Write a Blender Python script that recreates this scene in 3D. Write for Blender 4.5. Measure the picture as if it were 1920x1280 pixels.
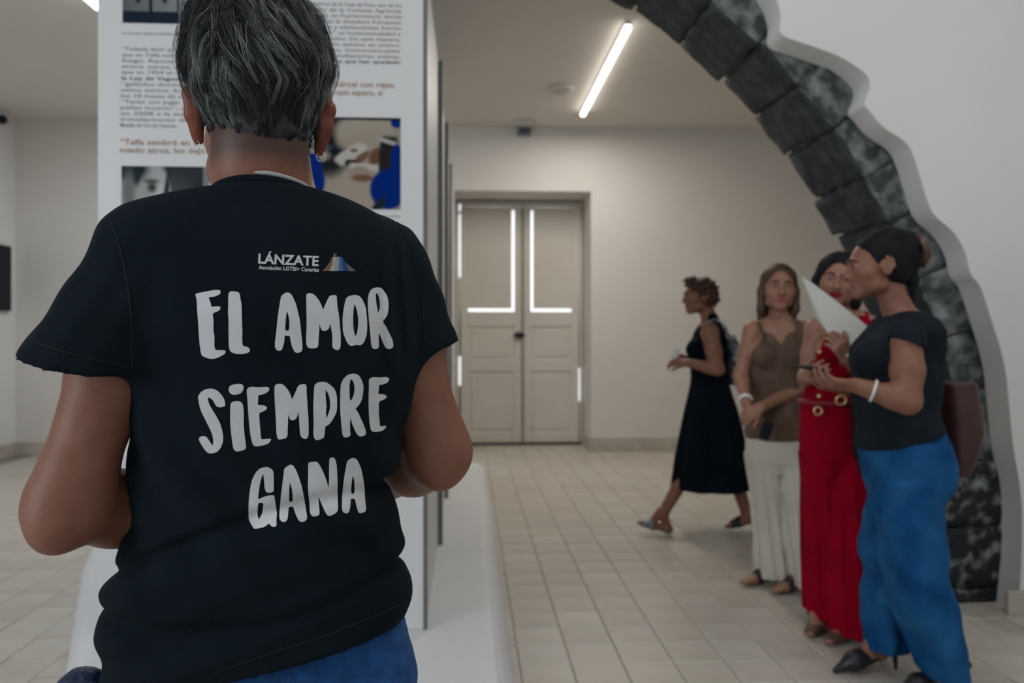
import bpy, bmesh, math, random
import numpy as np
from mathutils import Vector, Matrix
from mathutils.bvhtree import BVHTree

random.seed(7)
rng = np.random.default_rng(7)
for o in list(bpy.data.objects):
    bpy.data.objects.remove(o)
S = bpy.context.scene
COL = S.collection

# ------------------------------------------------------------------ camera
CAM_H, FPX, CXP, HY = 1.27, 1500.0, 960.0, 632.0
YAW = math.atan(83 / 1500)
ca, sa = math.cos(YAW), math.sin(YAW)
cam_d = bpy.data.cameras.new('camera')
cam_d.sensor_width = 36
cam_d.lens = FPX / 1920 * 36
cam_d.shift_y = -(640 - HY) / 1920
cam_d.clip_start = 0.05
cam_d.dof.use_dof = True
cam_d.dof.focus_distance = 1.06
cam_d.dof.aperture_fstop = 4.4
cam = bpy.data.objects.new('camera', cam_d)
cam.location = (0, 0, CAM_H)
cam.rotation_euler = (math.pi / 2, 0, -YAW)
COL.objects.link(cam)
S.camera = cam

# ------------------------------------------------------------------ world, lights, exposure
S.view_settings.view_transform = 'Standard'
S.view_settings.look = 'None'
S.view_settings.gamma = 1
S.view_settings.use_curve_mapping = False
S.view_settings.exposure = 0.0
W = bpy.data.worlds.new('world')
S.world = W
W.use_nodes = True
bg = W.node_tree.nodes['Background']
bg.inputs[0].default_value = (0.86, 0.93, 1.0, 1)
bg.inputs[1].default_value = 0.55


def area(name, loc, rot, sx, sy, power, color):
    l = bpy.data.lights.new(name, 'AREA')
    l.shape = 'RECTANGLE'
    l.size, l.size_y, l.energy, l.color = sx, sy, power, color
    o = bpy.data.objects.new(name, l)
    o.location, o.rotation_euler = loc, rot
    COL.objects.link(o)
    return o


# unseen fill lights added to light the front room, above and beside the photographer
area('front_room_top_fill', (1.6, 1.2, 4.1), (0, 0, 0), 3.2, 1.6, 36, (1.0, 0.985, 0.97))
area('front_room_side_fill', (-4.2, -1.2, 2.2), (math.radians(90), 0, math.radians(-70)), 2.2, 2.4, 98, (0.84, 0.92, 1.0))

LED_STRENGTH = 5.0
LED_WATTS = 42.0
LED_COLOR = (1.0, 0.945, 0.87)

# ------------------------------------------------------------------ helpers: projection
RIGHT = np.array([ca, -sa, 0.0]); FWD = np.array([sa, ca, 0.0]); UP = np.array([0, 0, 1.0])
CAMP = np.array([0, 0, CAM_H])


def ray(px, py):
    return FWD + RIGHT * ((px - CXP) / FPX) + UP * ((HY - py) / FPX)


def on_y(px, py, Y):
    r = ray(px, py); return CAMP + r * (Y / r[1])


def on_x(px, py, X):
    r = ray(px, py); return CAMP + r * (X / r[0])


def on_z(px, py, Z):
    r = ray(px, py); return CAMP + r * ((Z - CAM_H) / r[2])


def C(px, py, d):                      # camera-aligned metric frame (x right, y depth, z up)
    return np.array([(px - CXP) / FPX * d, d, CAM_H + (HY - py) / FPX * d])


def to_world(V):
    V = np.asarray(V, float)
    return V[..., 0:1] * RIGHT + V[..., 1:2] * FWD + V[..., 2:3] * UP


# ------------------------------------------------------------------ helpers: objects
def tag(o, label=None, cat=None, group=None, kind=None):
    if label: o['label'] = label
    if cat: o['category'] = cat
    if group: o['group'] = group
    if kind: o['kind'] = kind
    return o


def link(name, me, mat=None, parent=None, loc=None):
    o = bpy.data.objects.new(name, me)
    COL.objects.link(o)
    if mat is not None and me is not None and len(me.materials) == 0:
        for m in (mat if isinstance(mat, (list, tuple)) else [mat]):
            me.materials.append(m)
    if parent is not None: o.parent = parent
    if loc is not None: o.location = loc
    return o


def empty(name, loc, label, cat, group=None, kind=None):
    o = bpy.data.objects.new(name, None)
    o.empty_display_size = 0.1
    o.location = loc
    COL.objects.link(o)
    return tag(o, label, cat, group, kind)


def off(parent):
    t = np.zeros(3)
    while parent is not None:
        t = t + np.array(parent.location); parent = parent.parent
    return t


def mesh_np(name, V, Fc, mat, parent=None, smooth=True):
    """world-space vertices; stored relative to the parent's location"""
    V = np.asarray(V, float) - off(parent)
    me = bpy.data.meshes.new(name)
    me.from_pydata(V.tolist(), [], [list(map(int, f)) for f in Fc])
    me.update()
    if smooth:
        me.polygons.foreach_set('use_smooth', [True] * len(me.polygons))
    return link(name, me, mat, parent)


def bm_obj(name, bm, mat, parent=None, smooth=False):
    bm.normal_update()
    o = off(parent)
    if parent is not None:
        bmesh.ops.translate(bm, verts=bm.verts, vec=Vector(-o))
    me = bpy.data.meshes.new(name)
    bm.to_mesh(me); bm.free()
    if smooth:
        me.polygons.foreach_set('use_smooth', [True] * len(me.polygons))
    return link(name, me, mat, parent)


def bm_box(bm, lo, hi, bevel=0.0, seg=2):
    r = bmesh.ops.create_cube(bm, size=1)
    vs = r['verts']
    for v in vs:
        v.co = Vector([lo[i] + (v.co[i] + .5) * (hi[i] - lo[i]) for i in range(3)])
    if bevel:
        es = list({e for v in vs for e in v.link_edges})
        bmesh.ops.bevel(bm, geom=es, offset=bevel, segments=seg, profile=.5, affect='EDGES')


def box(name, lo, hi, mat, parent=None, bevel=0.0, seg=2):
    bm = bmesh.new()
    bm_box(bm, lo, hi, bevel, seg)
    return bm_obj(name, bm, mat, parent)


def tube(name, pts, rad, mat, parent=None, n=8, closed=False):
    """tube along world points"""
    pts = np.asarray(pts, float); m = len(pts)
    rad = np.broadcast_to(np.asarray(rad, float), (m,))
    V, Fc = [], []
    prev = None
    for i in range(m):
        a, b = pts[(i - 1) % m if closed else max(i - 1, 0)], pts[(i + 1) % m if closed else min(i + 1, m - 1)]
        t = (b - a) / (np.linalg.norm(b - a) + 1e-9)
        if prev is None:
            u = np.cross(t, [0, 0, 1.0])
            if np.linalg.norm(u) < .1: u = np.cross(t, [1.0, 0, 0])
        else:
            u = prev - t * np.dot(prev, t)
        u /= np.linalg.norm(u); prev = u
        w = np.cross(t, u)
        for k in range(n):
            an = 2 * math.pi * k / n
            V.append(pts[i] + rad[i] * (u * math.cos(an) + w * math.sin(an)))
    for i in range(m if closed else m - 1):
        j = (i + 1) % m
        for k in range(n):
            Fc.append([i * n + k, i * n + (k + 1) % n, j * n + (k + 1) % n, j * n + k])
    if not closed:
        Fc.append(list(range(n))[::-1]); Fc.append([(m - 1) * n + k for k in range(n)])
    return mesh_np(name, V, Fc, mat, parent)


def prism(name, poly, axis, a0, a1, mat, parent=None, bevel=0.0):
    """polygon (list of 2-D points) extruded along axis: 'y' -> points are (x,z); 'x' -> (y,z); 'z' -> (x,y)"""
    bm = bmesh.new()
    def P(p, a):
        return (p[0], a, p[1]) if axis == 'y' else ((a, p[0], p[1]) if axis == 'x' else (p[0], p[1], a))
    A = [bm.verts.new(P(p, a0)) for p in poly]
    B = [bm.verts.new(P(p, a1)) for p in poly]
    n = len(poly)
    if n > 30:
        from mathutils.geometry import delaunay_2d_cdt
        vv, _, ff, ov, _, _ = delaunay_2d_cdt([Vector((p[0], p[1])) for p in poly], [], [list(range(n))], 1, 1e-7)
        ia = [A[o_[0]] if o_ else bm.verts.new(P(v_, a0)) for v_, o_ in zip(vv, ov)]
        ib = [B[o_[0]] if o_ else bm.verts.new(P(v_, a1)) for v_, o_ in zip(vv, ov)]
        for f in ff:
            bm.faces.new([ia[i] for i in f]); bm.faces.new([ib[i] for i in f][::-1])
    else:
        bm.faces.new(A); bm.faces.new(B[::-1])
    for i in range(n):
        bm.faces.new((A[i], B[i], B[(i + 1) % n], A[(i + 1) % n]))
    bmesh.ops.recalc_face_normals(bm, faces=bm.faces)
    if bevel:
        bmesh.ops.bevel(bm, geom=bm.edges[:], offset=bevel, segments=2, profile=.5, affect='EDGES')
    return bm_obj(name, bm, mat, parent)


# ------------------------------------------------------------------ helpers: materials
def lin(r, g, b):
    f = lambda c: ((c / 255 + .055) / 1.055) ** 2.4 if c > 10 else c / 255 / 12.92
    return (f(r), f(g), f(b))


def mat(name, col, rough=.6, col2=None, scale=8.0, detail=4.0, mix=(.35, .65), bump=0.0, bscale=None, metal=0.0,
        spec=.5, stretch=None, sheen=0.0, emit=None, attr=None, coat=0.0):
    m = bpy.data.materials.new(name)
    m.use_nodes = True
    nt = m.node_tree; N = nt.nodes; L = nt.links
    p = N['Principled BSDF']
    p.inputs['Roughness'].default_value = rough
    p.inputs['Metallic'].default_value = metal
    p.inputs['Specular IOR Level'].default_value = spec
    p.inputs['Sheen Weight'].default_value = sheen
    p.inputs['Coat Weight'].default_value = coat
    p.inputs['Base Color'].default_value = (*col, 1)
    if emit:
        p.inputs['Emission Color'].default_value = (*emit[0], 1)
        p.inputs['Emission Strength'].default_value = emit[1]
    vec = None
    if col2 is not None or bump:
        tc = N.new('ShaderNodeTexCoord')
        mp = N.new('ShaderNodeMapping')
        if stretch: mp.inputs['Scale'].default_value = stretch
        L.new(tc.outputs['Object'], mp.inputs['Vector'])
        vec = mp.outputs['Vector']
    if attr:
        at = N.new('ShaderNodeAttribute'); at.attribute_name = attr
        base = at.outputs['Color']
    else:
        base = None
    if col2 is not None:
        nz = N.new('ShaderNodeTexNoise')
        nz.inputs['Scale'].default_value = scale
        nz.inputs['Detail'].default_value = detail
        L.new(vec, nz.inputs['Vector'])
        mr = N.new('ShaderNodeMapRange')
        mr.inputs['From Min'].default_value, mr.inputs['From Max'].default_value = mix
        L.new(nz.outputs['Fac'], mr.inputs['Value'])
        mx = N.new('ShaderNodeMix'); mx.data_type = 'RGBA'
        if base is not None:
            mx.blend_type = 'MULTIPLY'
            mx.inputs[0].default_value = 1
            L.new(base, mx.inputs[6])
            m2 = N.new('ShaderNodeMix'); m2.data_type = 'RGBA'
            L.new(mr.outputs['Result'], m2.inputs[0])
            m2.inputs[6].default_value = (1, 1, 1, 1); m2.inputs[7].default_value = (*col2, 1)
            L.new(m2.outputs[2], mx.inputs[7])
        else:
            L.new(mr.outputs['Result'], mx.inputs[0])
            mx.inputs[6].default_value = (*col, 1); mx.inputs[7].default_value = (*col2, 1)
        L.new(mx.outputs[2], p.inputs['Base Color'])
    elif base is not None:
        L.new(base, p.inputs['Base Color'])
    if bump:
        nb = N.new('ShaderNodeTexNoise')
        nb.inputs['Scale'].default_value = bscale or scale * 3
        nb.inputs['Detail'].default_value = 5
        L.new(vec, nb.inputs['Vector'])
        bp = N.new('ShaderNodeBump')
        bp.inputs['Strength'].default_value = min(1, bump)
        bp.inputs['Distance'].default_value = .01
        L.new(nb.outputs['Fac'], bp.inputs['Height'])
        L.new(bp.outputs['Normal'], p.inputs['Normal'])
    return m


M = {}
M['wall'] = mat('white_plaster', (.76, .75, .73), .85, (.72, .71, .69), 1.3, bump=.12, bscale=35)
M['wall_cream'] = mat('cream_plaster', (.74, .715, .68), .8, (.70, .675, .64), 1.1, bump=.10, bscale=30)
M['ceil'] = mat('ceiling_paint', (.74, .70, .64), .9, (.71, .67, .61), .8)
M['base'] = mat('baseboard_stone', (.56, .51, .45), .5, (.46, .41, .36), 6, bump=.1)
M['grout'] = mat('floor_grout', (.36, .335, .30), .9, (.24, .22, .20), 20)
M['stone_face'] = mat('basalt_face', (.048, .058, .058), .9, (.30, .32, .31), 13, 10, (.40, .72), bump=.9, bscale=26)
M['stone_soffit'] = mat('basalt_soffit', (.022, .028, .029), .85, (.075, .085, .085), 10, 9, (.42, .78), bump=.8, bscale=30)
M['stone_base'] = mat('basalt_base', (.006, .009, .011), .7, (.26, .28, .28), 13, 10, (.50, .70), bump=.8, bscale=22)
M['mortar'] = mat('lime_mortar', (.30, .30, .28), .95, (.16, .165, .16), 14, bump=.6)
M['panel'] = mat('white_board', (.68, .675, .67), .45, (.66, .655, .65), 2)
M['platform'] = mat('white_platform', (.70, .71, .72), .5, (.67, .68, .69), 1.5)
M['edge'] = mat('grey_profile', (.11, .12, .125), .5, (.13, .14, .145), 5)
M['seam'] = mat('dark_seam', (.16, .155, .15), .8)
M['door'] = mat('cream_door_paint', (.68, .64, .58), .5, (.64, .60, .54), 2)
M['door_dark'] = mat('door_gap', (.06, .055, .05), .8)
M['iron'] = mat('dark_iron', (.03, .03, .035), .4, metal=.7)
M['glass_gap_glow'] = mat('daylight_glow', (.9, .95, 1), .3, emit=((.92, .96, 1.0), 1.0))  # glow stands for daylight behind the glass and in the door gaps
M['lamp_white'] = mat('lamp_housing', (.8, .8, .8), .4)
M['led'] = mat('led_diffuser', (.9, .9, .9), .4, emit=(LED_COLOR, LED_STRENGTH))
M['plastic_white'] = mat('white_plastic', (.55, .52, .48), .4)
M['plastic_grey'] = mat('blue_grey_plastic', (.16, .20, .23), .4)
M['black_gloss'] = mat('black_screen', (.008, .012, .018), .5, spec=.2)
M['skin'] = mat('skin', (.3, .17, .12), .5, (.86, .80, .78), 30, 5, attr='tint', bump=.05, bscale=220, spec=.35)
M['tshirt'] = mat('black_jersey', (.0032, .0075, .0115), .9, (.0055, .0105, .015), 9, 6, bump=.22, bscale=420, spec=.12)
M['print'] = mat('white_print', (.62, .62, .62), .7, (.55, .55, .55), 18, bump=.08, bscale=300)
M['denim_dark'] = mat('dark_denim', (.002, .042, .15), .9, (.006, .075, .25), 60, 6, bump=.4, bscale=300)
M['denim'] = mat('blue_denim', (.006, .060, .185), .9, (.020, .125, .30), 7, 9, (.38, .7), bump=.35, bscale=160, spec=.12)
M['leather_blue'] = mat('blue_leather', (.004, .014, .045), .3, (.008, .025, .07), 20, bump=.5, bscale=60)
M['hair_dark'] = mat('dark_hair', (.004, .0055, .0065), .6, (.010, .012, .013), 40, 4, stretch=(1, 1, .25), bump=.5, bscale=90)
M['hair_grey'] = mat('greying_hair', (.010, .012, .013), .6, (.04, .045, .045), 60, 4, stretch=(1, 1, .3), bump=.7, bscale=120)
M['hair_brown'] = mat('brown_hair', (.045, .020, .012), .5, (.09, .042, .025), 40, 4, stretch=(1, 1, .12), bump=.5, bscale=90)
M['hair_red'] = mat('auburn_hair', (.028, .012, .009), .6, (.075, .026, .016), 30, 4, bump=.8, bscale=60)
M['hair_black'] = mat('black_hair', (.003, .003, .004), .7, (.007, .007, .009), 40, 4, stretch=(1, 1, .15), bump=.4, bscale=90, spec=.22)
M['black_dress'] = mat('black_dress_cloth', (.002, .006, .010), .95, (.004, .009, .014), 6, bump=.2, bscale=120, spec=.08)
M['brown_vest'] = mat('brown_linen', (.085, .052, .034), .85, (.12, .075, .05), 14, 6, bump=.3, bscale=120)
M['cream'] = mat('cream_cloth', (.58, .54, .47), .85, (.52, .48, .42), 5, bump=.2, bscale=120)
M['red'] = mat('red_cloth', (.31, .0008, .016), .95, (.23, .0006, .012), 6, bump=.2, bscale=120, spec=.08)
M['charcoal'] = mat('charcoal_jersey', (.010, .015, .021), .95, (.016, .021, .028), 9, bump=.2, bscale=160, spec=.12)
M['gold'] = mat('gold_metal', (.70, .52, .26), .3, metal=.9)
M['silver'] = mat('silver_metal', (.7, .7, .7), .25, metal=.9)
M['white_strap'] = mat('white_strap', (.72, .70, .66), .5)
M['undershirt'] = mat('light_grey_jersey', (.42, .42, .41), .8)
M['paper'] = mat('white_paper', (.57, .565, .52), .8, (.54, .535, .49), 3)
M['brown_leather'] = mat('burgundy_leather', (.060, .020, .014), .5, (.045, .014, .010), 9, bump=.2, bscale=80)
M['black_leather'] = mat('black_leather', (.008, .009, .011), .4, (.013, .014, .016), 12, bump=.2, bscale=80)
M['sandal_brown'] = mat('tan_leather', (.11, .055, .036), .6, (.085, .042, .028), 14)
M['sandal_teal'] = mat('silver_teal_leather', (.20, .27, .28), .4, (.14, .20, .21), 14)
M['bag_grey'] = mat('grey_patterned_cloth', (.05, .07, .08), .8, (.38, .42, .42), 26, 3, (.42, .58))
M['eye_white'] = mat('eye', (.5, .5, .5), .2, attr='tint')
M['clear'] = mat('clear_plastic', (.75, .75, .75), .1)

# ================================================================== THE ROOM
YB, YDOOR = 8.85, 9.42             # back wall face, door plane in its recess
XL, XR = -4.84, 5.4                # side walls
ZC, ZN = 3.60, 4.25                # ceiling of the back room, of the front room
YW, Y1, Y2 = 3.55, 3.71, 4.29      # plaster face, stone face, far side of the arch wall
YF = -2.6                          # how far the front room is built behind the camera

# --- floor: bed of grout, tiles on top
floor = box('floor', (XL - .3, YF, -.12), (XR + .3, YDOOR + .4, -.004), M['grout'])
tag(floor, kind='structure')
TS = .2018
tile_m = []
for i, c in enumerate([(.575, .53, .47), (.555, .51, .445), (.60, .56, .50), (.54, .50, .44), (.585, .54, .47)]):
    tile_m.append(mat('floor_tile_%d' % i, c, .30, (c[0] * .90, c[1] * .89, c[2] * .87), 5, 6, bump=.05, bscale=25, spec=.45))


def tile_bm():
    bm = bmesh.new()
    g = .0022
    bm_box(bm, (-TS / 2 + g, -TS / 2 + g, -.012), (TS / 2 - g, TS / 2 - g, 0))
    top = [e for e in bm.edges if all(v.co.z > -.001 for v in e.verts)]
    bmesh.ops.bevel(bm, geom=top, offset=.0035, segments=1, profile=.5, affect='EDGES')
    return bm


tile_meshes = []
for m_ in tile_m:
    me = bpy.data.meshes.new('tile'); b = tile_bm(); b.to_mesh(me); b.free(); me.materials.append(m_)
    tile_meshes.append(me)
cells = []
x_off = on_z(1081, 1276, 0)[0] % TS
y_off = on_z(980, 1248, 0)[1] % TS
nx0, nx1 = int(math.floor((XL - x_off) / TS)) + 1, int(math.floor((XR - x_off) / TS))
ny0, ny1 = int(math.floor((YF - y_off) / TS)) + 1, int(math.floor((YDOOR + .2 - y_off) / TS))
for ix in range(nx0, nx1):
    for iy in range(ny0, ny1):
        x, y = x_off + (ix + .5) * TS, y_off + (iy + .5) * TS
        cells.append((x, y))


def proj(p):
    q = np.asarray(p, float) - CAMP
    d = float(q @ FWD)
    return (CXP + FPX * float(q @ RIGHT) / max(d, .05), HY - FPX * q[2] / max(d, .05), d)


def tile_seen(x, y):
    px, py, d = proj((x, y, 0))
    if d < 2.6 or px < -30 or px > 1950 or py > 1310: return False
    if 120 < px < 905 + (py - 835) * .15: return False          # behind the man and the stand
    if px > 1660 and py < 1120: return False
    return True


seen = sorted([c for c in cells if tile_seen(*c)], key=lambda c: proj((c[0], c[1], 0))[2])
near_set = set(seen[:296])
for (x, y) in seen[:296]:
    o = link('tile', tile_meshes[random.randrange(5)], None, floor)
    o.location = (x, y, random.uniform(-.0006, .0006))
rest = bmesh.new()
tm = []
for (x, y) in cells:
    if (x, y) in near_set or y < -.2: continue
    g = .0022
    vs = [rest.verts.new((x + sx * (TS / 2 - g), y + sy * (TS / 2 - g), z)) for z in (-.012, 0) for sx, sy in ((-1, -1), (1, -1), (1, 1), (-1, 1))]
    k = random.randrange(5)
    for f in ((4, 5, 6, 7), (0, 1, 5, 4), (1, 2, 6, 5), (2, 3, 7, 6), (3, 0, 4, 7)):
        fc = rest.faces.new([vs[i] for i in f]); fc.material_index = k
rt = bm_obj('floor_tiles', rest, tile_m, floor)
tag(rt, kind='stuff')

# --- shell
o = box('ceiling', (XL - .2, Y2, ZC), (XR + .2, YB + .1, ZC + .15), M['ceil']); tag(o, kind='structure')
o = box('ceiling', (XL - .2, YF, ZN), (XR + .2, YW + .02, ZN + .15), M['wall']); tag(o, kind='structure')
o = box('wall_left', (XL - .2, YF, -.1), (XL, YDOOR, ZN), M['wall']); tag(o, kind='structure')
o = box('wall_right', (XR, YF, -.1), (XR + .2, YDOOR, ZN), M['wall']); tag(o, kind='structure')
DX0, DX1 = on_y(852, 500, YB)[0], on_y(1108, 500, YB)[0]
DZ = on_y(1000, 358, YB)[2]
bm = bmesh.new()
bm_box(bm, (XL - .1, YB, -.1), (DX0, YB + .75, ZN))
bm_box(bm, (DX1, YB, -.1), (XR + .1, YB + .75, ZN))
bm_box(bm, (DX0, YB, DZ), (DX1, YB + .75, ZN))
o = bm_obj('wall_back', bm, M['wall_cream']); tag(o, kind='structure')
bh = .152
bm = bmesh.new()
bm_box(bm, (DX1 + .01, YB - .022, 0), (XR, YB + .01, bh), .006)
bm_box(bm, (XL, YB - .022, 0), (DX0 - .01, YB + .01, bh), .006)
bm_box(bm, (DX1 - .02, YB - .022, 0), (DX1 + .012, YDOOR - .03, bh), .006)
bm_box(bm, (DX0 - .012, YB - .022, 0), (DX0 + .02, YDOOR - .03, bh), .006)
o = bm_obj('baseboard_back', bm, M['base']); tag(o, kind='structure')
o = box('baseboard_left', (XL, Y2, 0), (XL + .022, YB - .02, bh), M['base'], bevel=.006); tag(o, kind='structure')

# --- the double door in its recess
door = box('door_1', (DX0 + .01, YDOOR + .03, 0), (DX0 + .045, YDOOR + .12, DZ - .02), M['door'])
tag(door, kind='structure')
box('door_frame', (DX1 - .045, YDOOR + .03, 0), (DX1 - .01, YDOOR + .12, DZ - .02), M['door'], door)
box('door_frame', (DX0 + .045, YDOOR + .03, DZ - .075), (DX1 - .045, YDOOR + .12, DZ - .02), M['door'], door)
DM = on_y(980, 600, YDOOR)[0]
ZT = DZ - .09
zr = lambda y: on_y(980, y, YDOOR)[2]
for side in (-1, 1):
    xa, xb = (DX0 + .066, DM - .010) if side < 0 else (DM + .010, DX1 - .058)
    st = .085
    leaf = bmesh.new()
    for (l, h) in (((xa, .03), (xa + st, ZT)), ((xb - st, .03), (xb, ZT)), ((xa + st, .03), (xb - st, .15)),
                   ((xa + st, zr(696)), (xb - st, zr(674))), ((xa + st, zr(612)), (xb - st, zr(584))), ((xa + st, zr(394)), (xb - st, ZT))):
        bm_box(leaf, (l[0], YDOOR, l[1]), (h[0], YDOOR + .045, h[1]), .004)
    lf = bm_obj('door_leaf', leaf, M['door'], door)
    for (za, zb) in ((.15, zr(696)), (zr(674), zr(612))):
        box('door_panel', (xa + st, YDOOR + .014, za), (xb - st, YDOOR + .034, zb), M['door'], lf)
        box('door_panel', (xa + st + .035, YDOOR + .006, za + .035), (xb - st - .035, YDOOR + .016, zb - .035), M['door'], lf, bevel=.005)
    # glazed upper light, covered from inside by a board that leaves a bright rim of daylight
    za, zb = zr(584), zr(394)
    box('pane', (xa + st, YDOOR + .026, za), (xb - st, YDOOR + .034, zb), M['glass_gap_glow'], lf)
    gl, gr = (.0, .034) if side < 0 else (.030, .0)
    box('blackout_board', (xa + st + gl, YDOOR + .004, za + .036), (xb - st - gr, YDOOR + .022, zb - .0), M['door'], lf, bevel=.002)
# meeting strip, threshold and lock
box('meeting_strip', (DM - .018, YDOOR - .014, .03), (DM + .018, YDOOR + .02, ZT), mat('grey_strip', (.30, .29, .27), .6), door, bevel=.004)
box('threshold', (DX0 + .03, YDOOR - .02, 0), (DX1 - .03, YDOOR + .06, .028), M['door_dark'], door)
zl = zr(628)
box('lock', (DM - .085, YDOOR - .05, zl - .035), (DM - .005, YDOOR, zl + .035), M['iron'], door, bevel=.008)
box('lock_bar', (DM - .11, YDOOR - .025, zl - .012), (DM + .03, YDOOR - .012, zl + .012), M['iron'], door, bevel=.003)
for dx in (-.14, .11):
    box('bolt', (DM + dx, YDOOR - .012, .06), (DM + dx + .018, YDOOR, .26), M['door'], door, bevel=.003)
# glowing strips put in the gaps between leaves and frame, standing for daylight
for (x0, x1, ya, yb) in ((DX0 + .046, DX0 + .064, 402, 520), (DX0 + .046, DX0 + .064, 384, 396), (DX0 + .046, DX0 + .064, 668, 722), (DX1 - .056, DX1 - .046, 690, 752)):
    box('pane', (x0, YDOOR + .01, zr(yb)), (x1, YDOOR + .02, zr(ya)), M['glass_gap_glow'], door)
box('door_backing', (DX0 - .05, YDOOR + .13, 0), (DX1 + .05, YDOOR + .15, DZ + .05), M['door'], door)

# --- small fittings
def disc(name, c, r, h, m, parent=None, n=28):
    bm = bmesh.new()
    rings = [(r, 0), (r * .98, -h * .5), (r * .86, -h * .92), (r * .5, -h), (r * .46, -h * 1.25)]
    prev = None
    for (rr, z) in rings:
        cur = [bm.verts.new((c[0] + rr * math.cos(2 * math.pi * k / n), c[1] + rr * math.sin(2 * math.pi * k / n), c[2] + z)) for k in range(n)]
        if prev:
            for k in range(n): bm.faces.new((prev[k], prev[(k + 1) % n], cur[(k + 1) % n], cur[k]))
        else:
            bm.faces.new(cur[::-1])
        prev = cur
    bm.faces.new(prev)
    bmesh.ops.recalc_face_normals(bm, faces=bm.faces)
    return bm_obj(name, bm, m, parent, True)


c = on_z(1052, 164, ZC)
o = disc('smoke_detector', c, .125, .05, M['plastic_white'])
tag(o, 'round off-white smoke detector on the ceiling beside the lamp strip', 'detector')
c = on_z(983, 228, ZC)
o = disc('ceiling_vent', (c[0], min(c[1], YB - .15), ZC), .13, .03, M['plastic_white'])
tag(o, 'flat round vent in the ceiling just above the grey box over the door', 'vent')
c = on_y(982, 248, YB)
em = empty('wall_alarm', (c[0], YB - .03, c[2]), 'small blue-grey box high on the wall above the white door', 'alarm')
box('housing', (c[0] - .072, YB - .06, c[2] - .045), (c[0] + .072, YB + .005, c[2] + .045), M['plastic_grey'], em, .008)
box('lens', (c[0] - .045, YB - .068, c[2] - .022), (c[0] + .045, YB - .058, c[2] + .014), mat('alarm_lens', (.08, .10, .12), .2), em, .003)


def led(name, x, ya, yb, label, watts=LED_WATTS, col=LED_COLOR):
    e = empty(name, (x, (ya + yb) / 2, ZC), label, 'ceiling lamp')
    box('housing', (x - .022, ya - .01, ZC - .03), (x + .022, yb + .01, ZC + .002), M['lamp_white'], e, .004)
    d = box('diffuser', (x - .024, ya, ZC - .066), (x + .024, yb, ZC - .026), M['led'], e, .012, 3)
    area('strip_light', (x, (ya + yb) / 2, ZC - .07), (0, 0, 0), .05, yb - ya, watts, col)
    return e


pa, pb = on_z(1187, 52, ZC - .05), on_z(1086, 216, ZC - .05)
LX = (pa[0] + pb[0]) / 2
led('strip_lamp', LX, pa[1], pb[1], 'long bright strip lamp on the ceiling seen through the stone arch')
pe = on_z(186, 16, ZC - .05)
led('strip_lamp', pe[0], pe[1] - 1.6, pe[1], 'strip lamp at the upper left whose end shows beside the text panel', 22, (.90, .95, 1.0))
led('strip_lamp', pe[0], pe[1] + .9, pe[1] + 2.5, 'strip lamp hidden behind the tall text panel', 26, (.90, .95, 1.0))  # guessed lamp, added out of view to help light the back room

# dark screen and camera on the left wall
a = on_x(20, 462, XL + .04); b_ = on_x(20, 583, XL + .04)
sc_ = empty('wall_screen', (XL, a[1] - .6, (a[2] + b_[2]) / 2), 'black wall screen at the left edge of the picture', 'screen')
box('screen_frame', (XL, a[1] - 1.2, b_[2]), (XL + .05, a[1], a[2]), M['black_gloss'], sc_, .006)
box('screen_glass', (XL + .045, a[1] - 1.18, b_[2] + .02), (XL + .053, a[1] - .02, a[2] - .02), mat('screen_glass', (.006, .010, .015), .45, spec=.2), sc_)
c = on_x(4, 224, XL + .09)
cm = empty('dome_camera', (XL, c[1], c[2]), 'small dark dome camera high on the left wall near the back corner', 'camera')
bm = bmesh.new(); bmesh.ops.create_uvsphere(bm, u_segments=16, v_segments=10, radius=.05)
bmesh.ops.translate(bm, verts=bm.verts, vec=(c[0], c[1], c[2]))
bm_obj('dome', bm, M['black_gloss'], cm, True)
box('bracket', (XL - .005, c[1] - .03, c[2] - .02), (c[0] - .02, c[1] + .03, c[2] + .05), M['lamp_white'], cm, .006)

# ================================================================== THE ARCH
AC = on_y(526.9, 1042, Y1)                     # centre of the arch circle on the stone face
AR = on_y(526.9 + 1294, 1042, Y1)[0] - AC[0]
PXM = FPX / Y1


def apt(ang, r):
    return (AC[0] + r * math.cos(ang), AC[2] + r * math.sin(ang))


# the plaster wall with its jagged cut-out round the stones
cut_px = [(1456, -2), (1465, 28), (1460, 66), (1510, 82), (1576, 105), (1629, 141), (1632, 164), (1618, 197), (1629, 206), (1655, 239),
          (1702, 267), (1716, 300), (1735, 366), (1749, 403), (1786, 431), (1810, 469), (1819, 516), (1838, 533), (1859, 600), (1877, 655),
          (1887, 702), (1893, 770), (1900, 840), (1912, 905), (1917, 960), (1916, 1040), (1913, 1100), (1908, 1166)]
cut = [(p[0], p[2]) for p in (on_y(x, y, YW) for x, y in cut_px)]


def smooth_poly(P, it=1):
    for _ in range(it):
        Q = [P[0]]
        for a, b in zip(P[:-1], P[1:]):
            Q += [(a[0] * .78 + b[0] * .22, a[1] * .78 + b[1] * .22), (a[0] * .22 + b[0] * .78, a[1] * .22 + b[1] * .78)]
        P = Q + [P[-1]]
    return P


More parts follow.
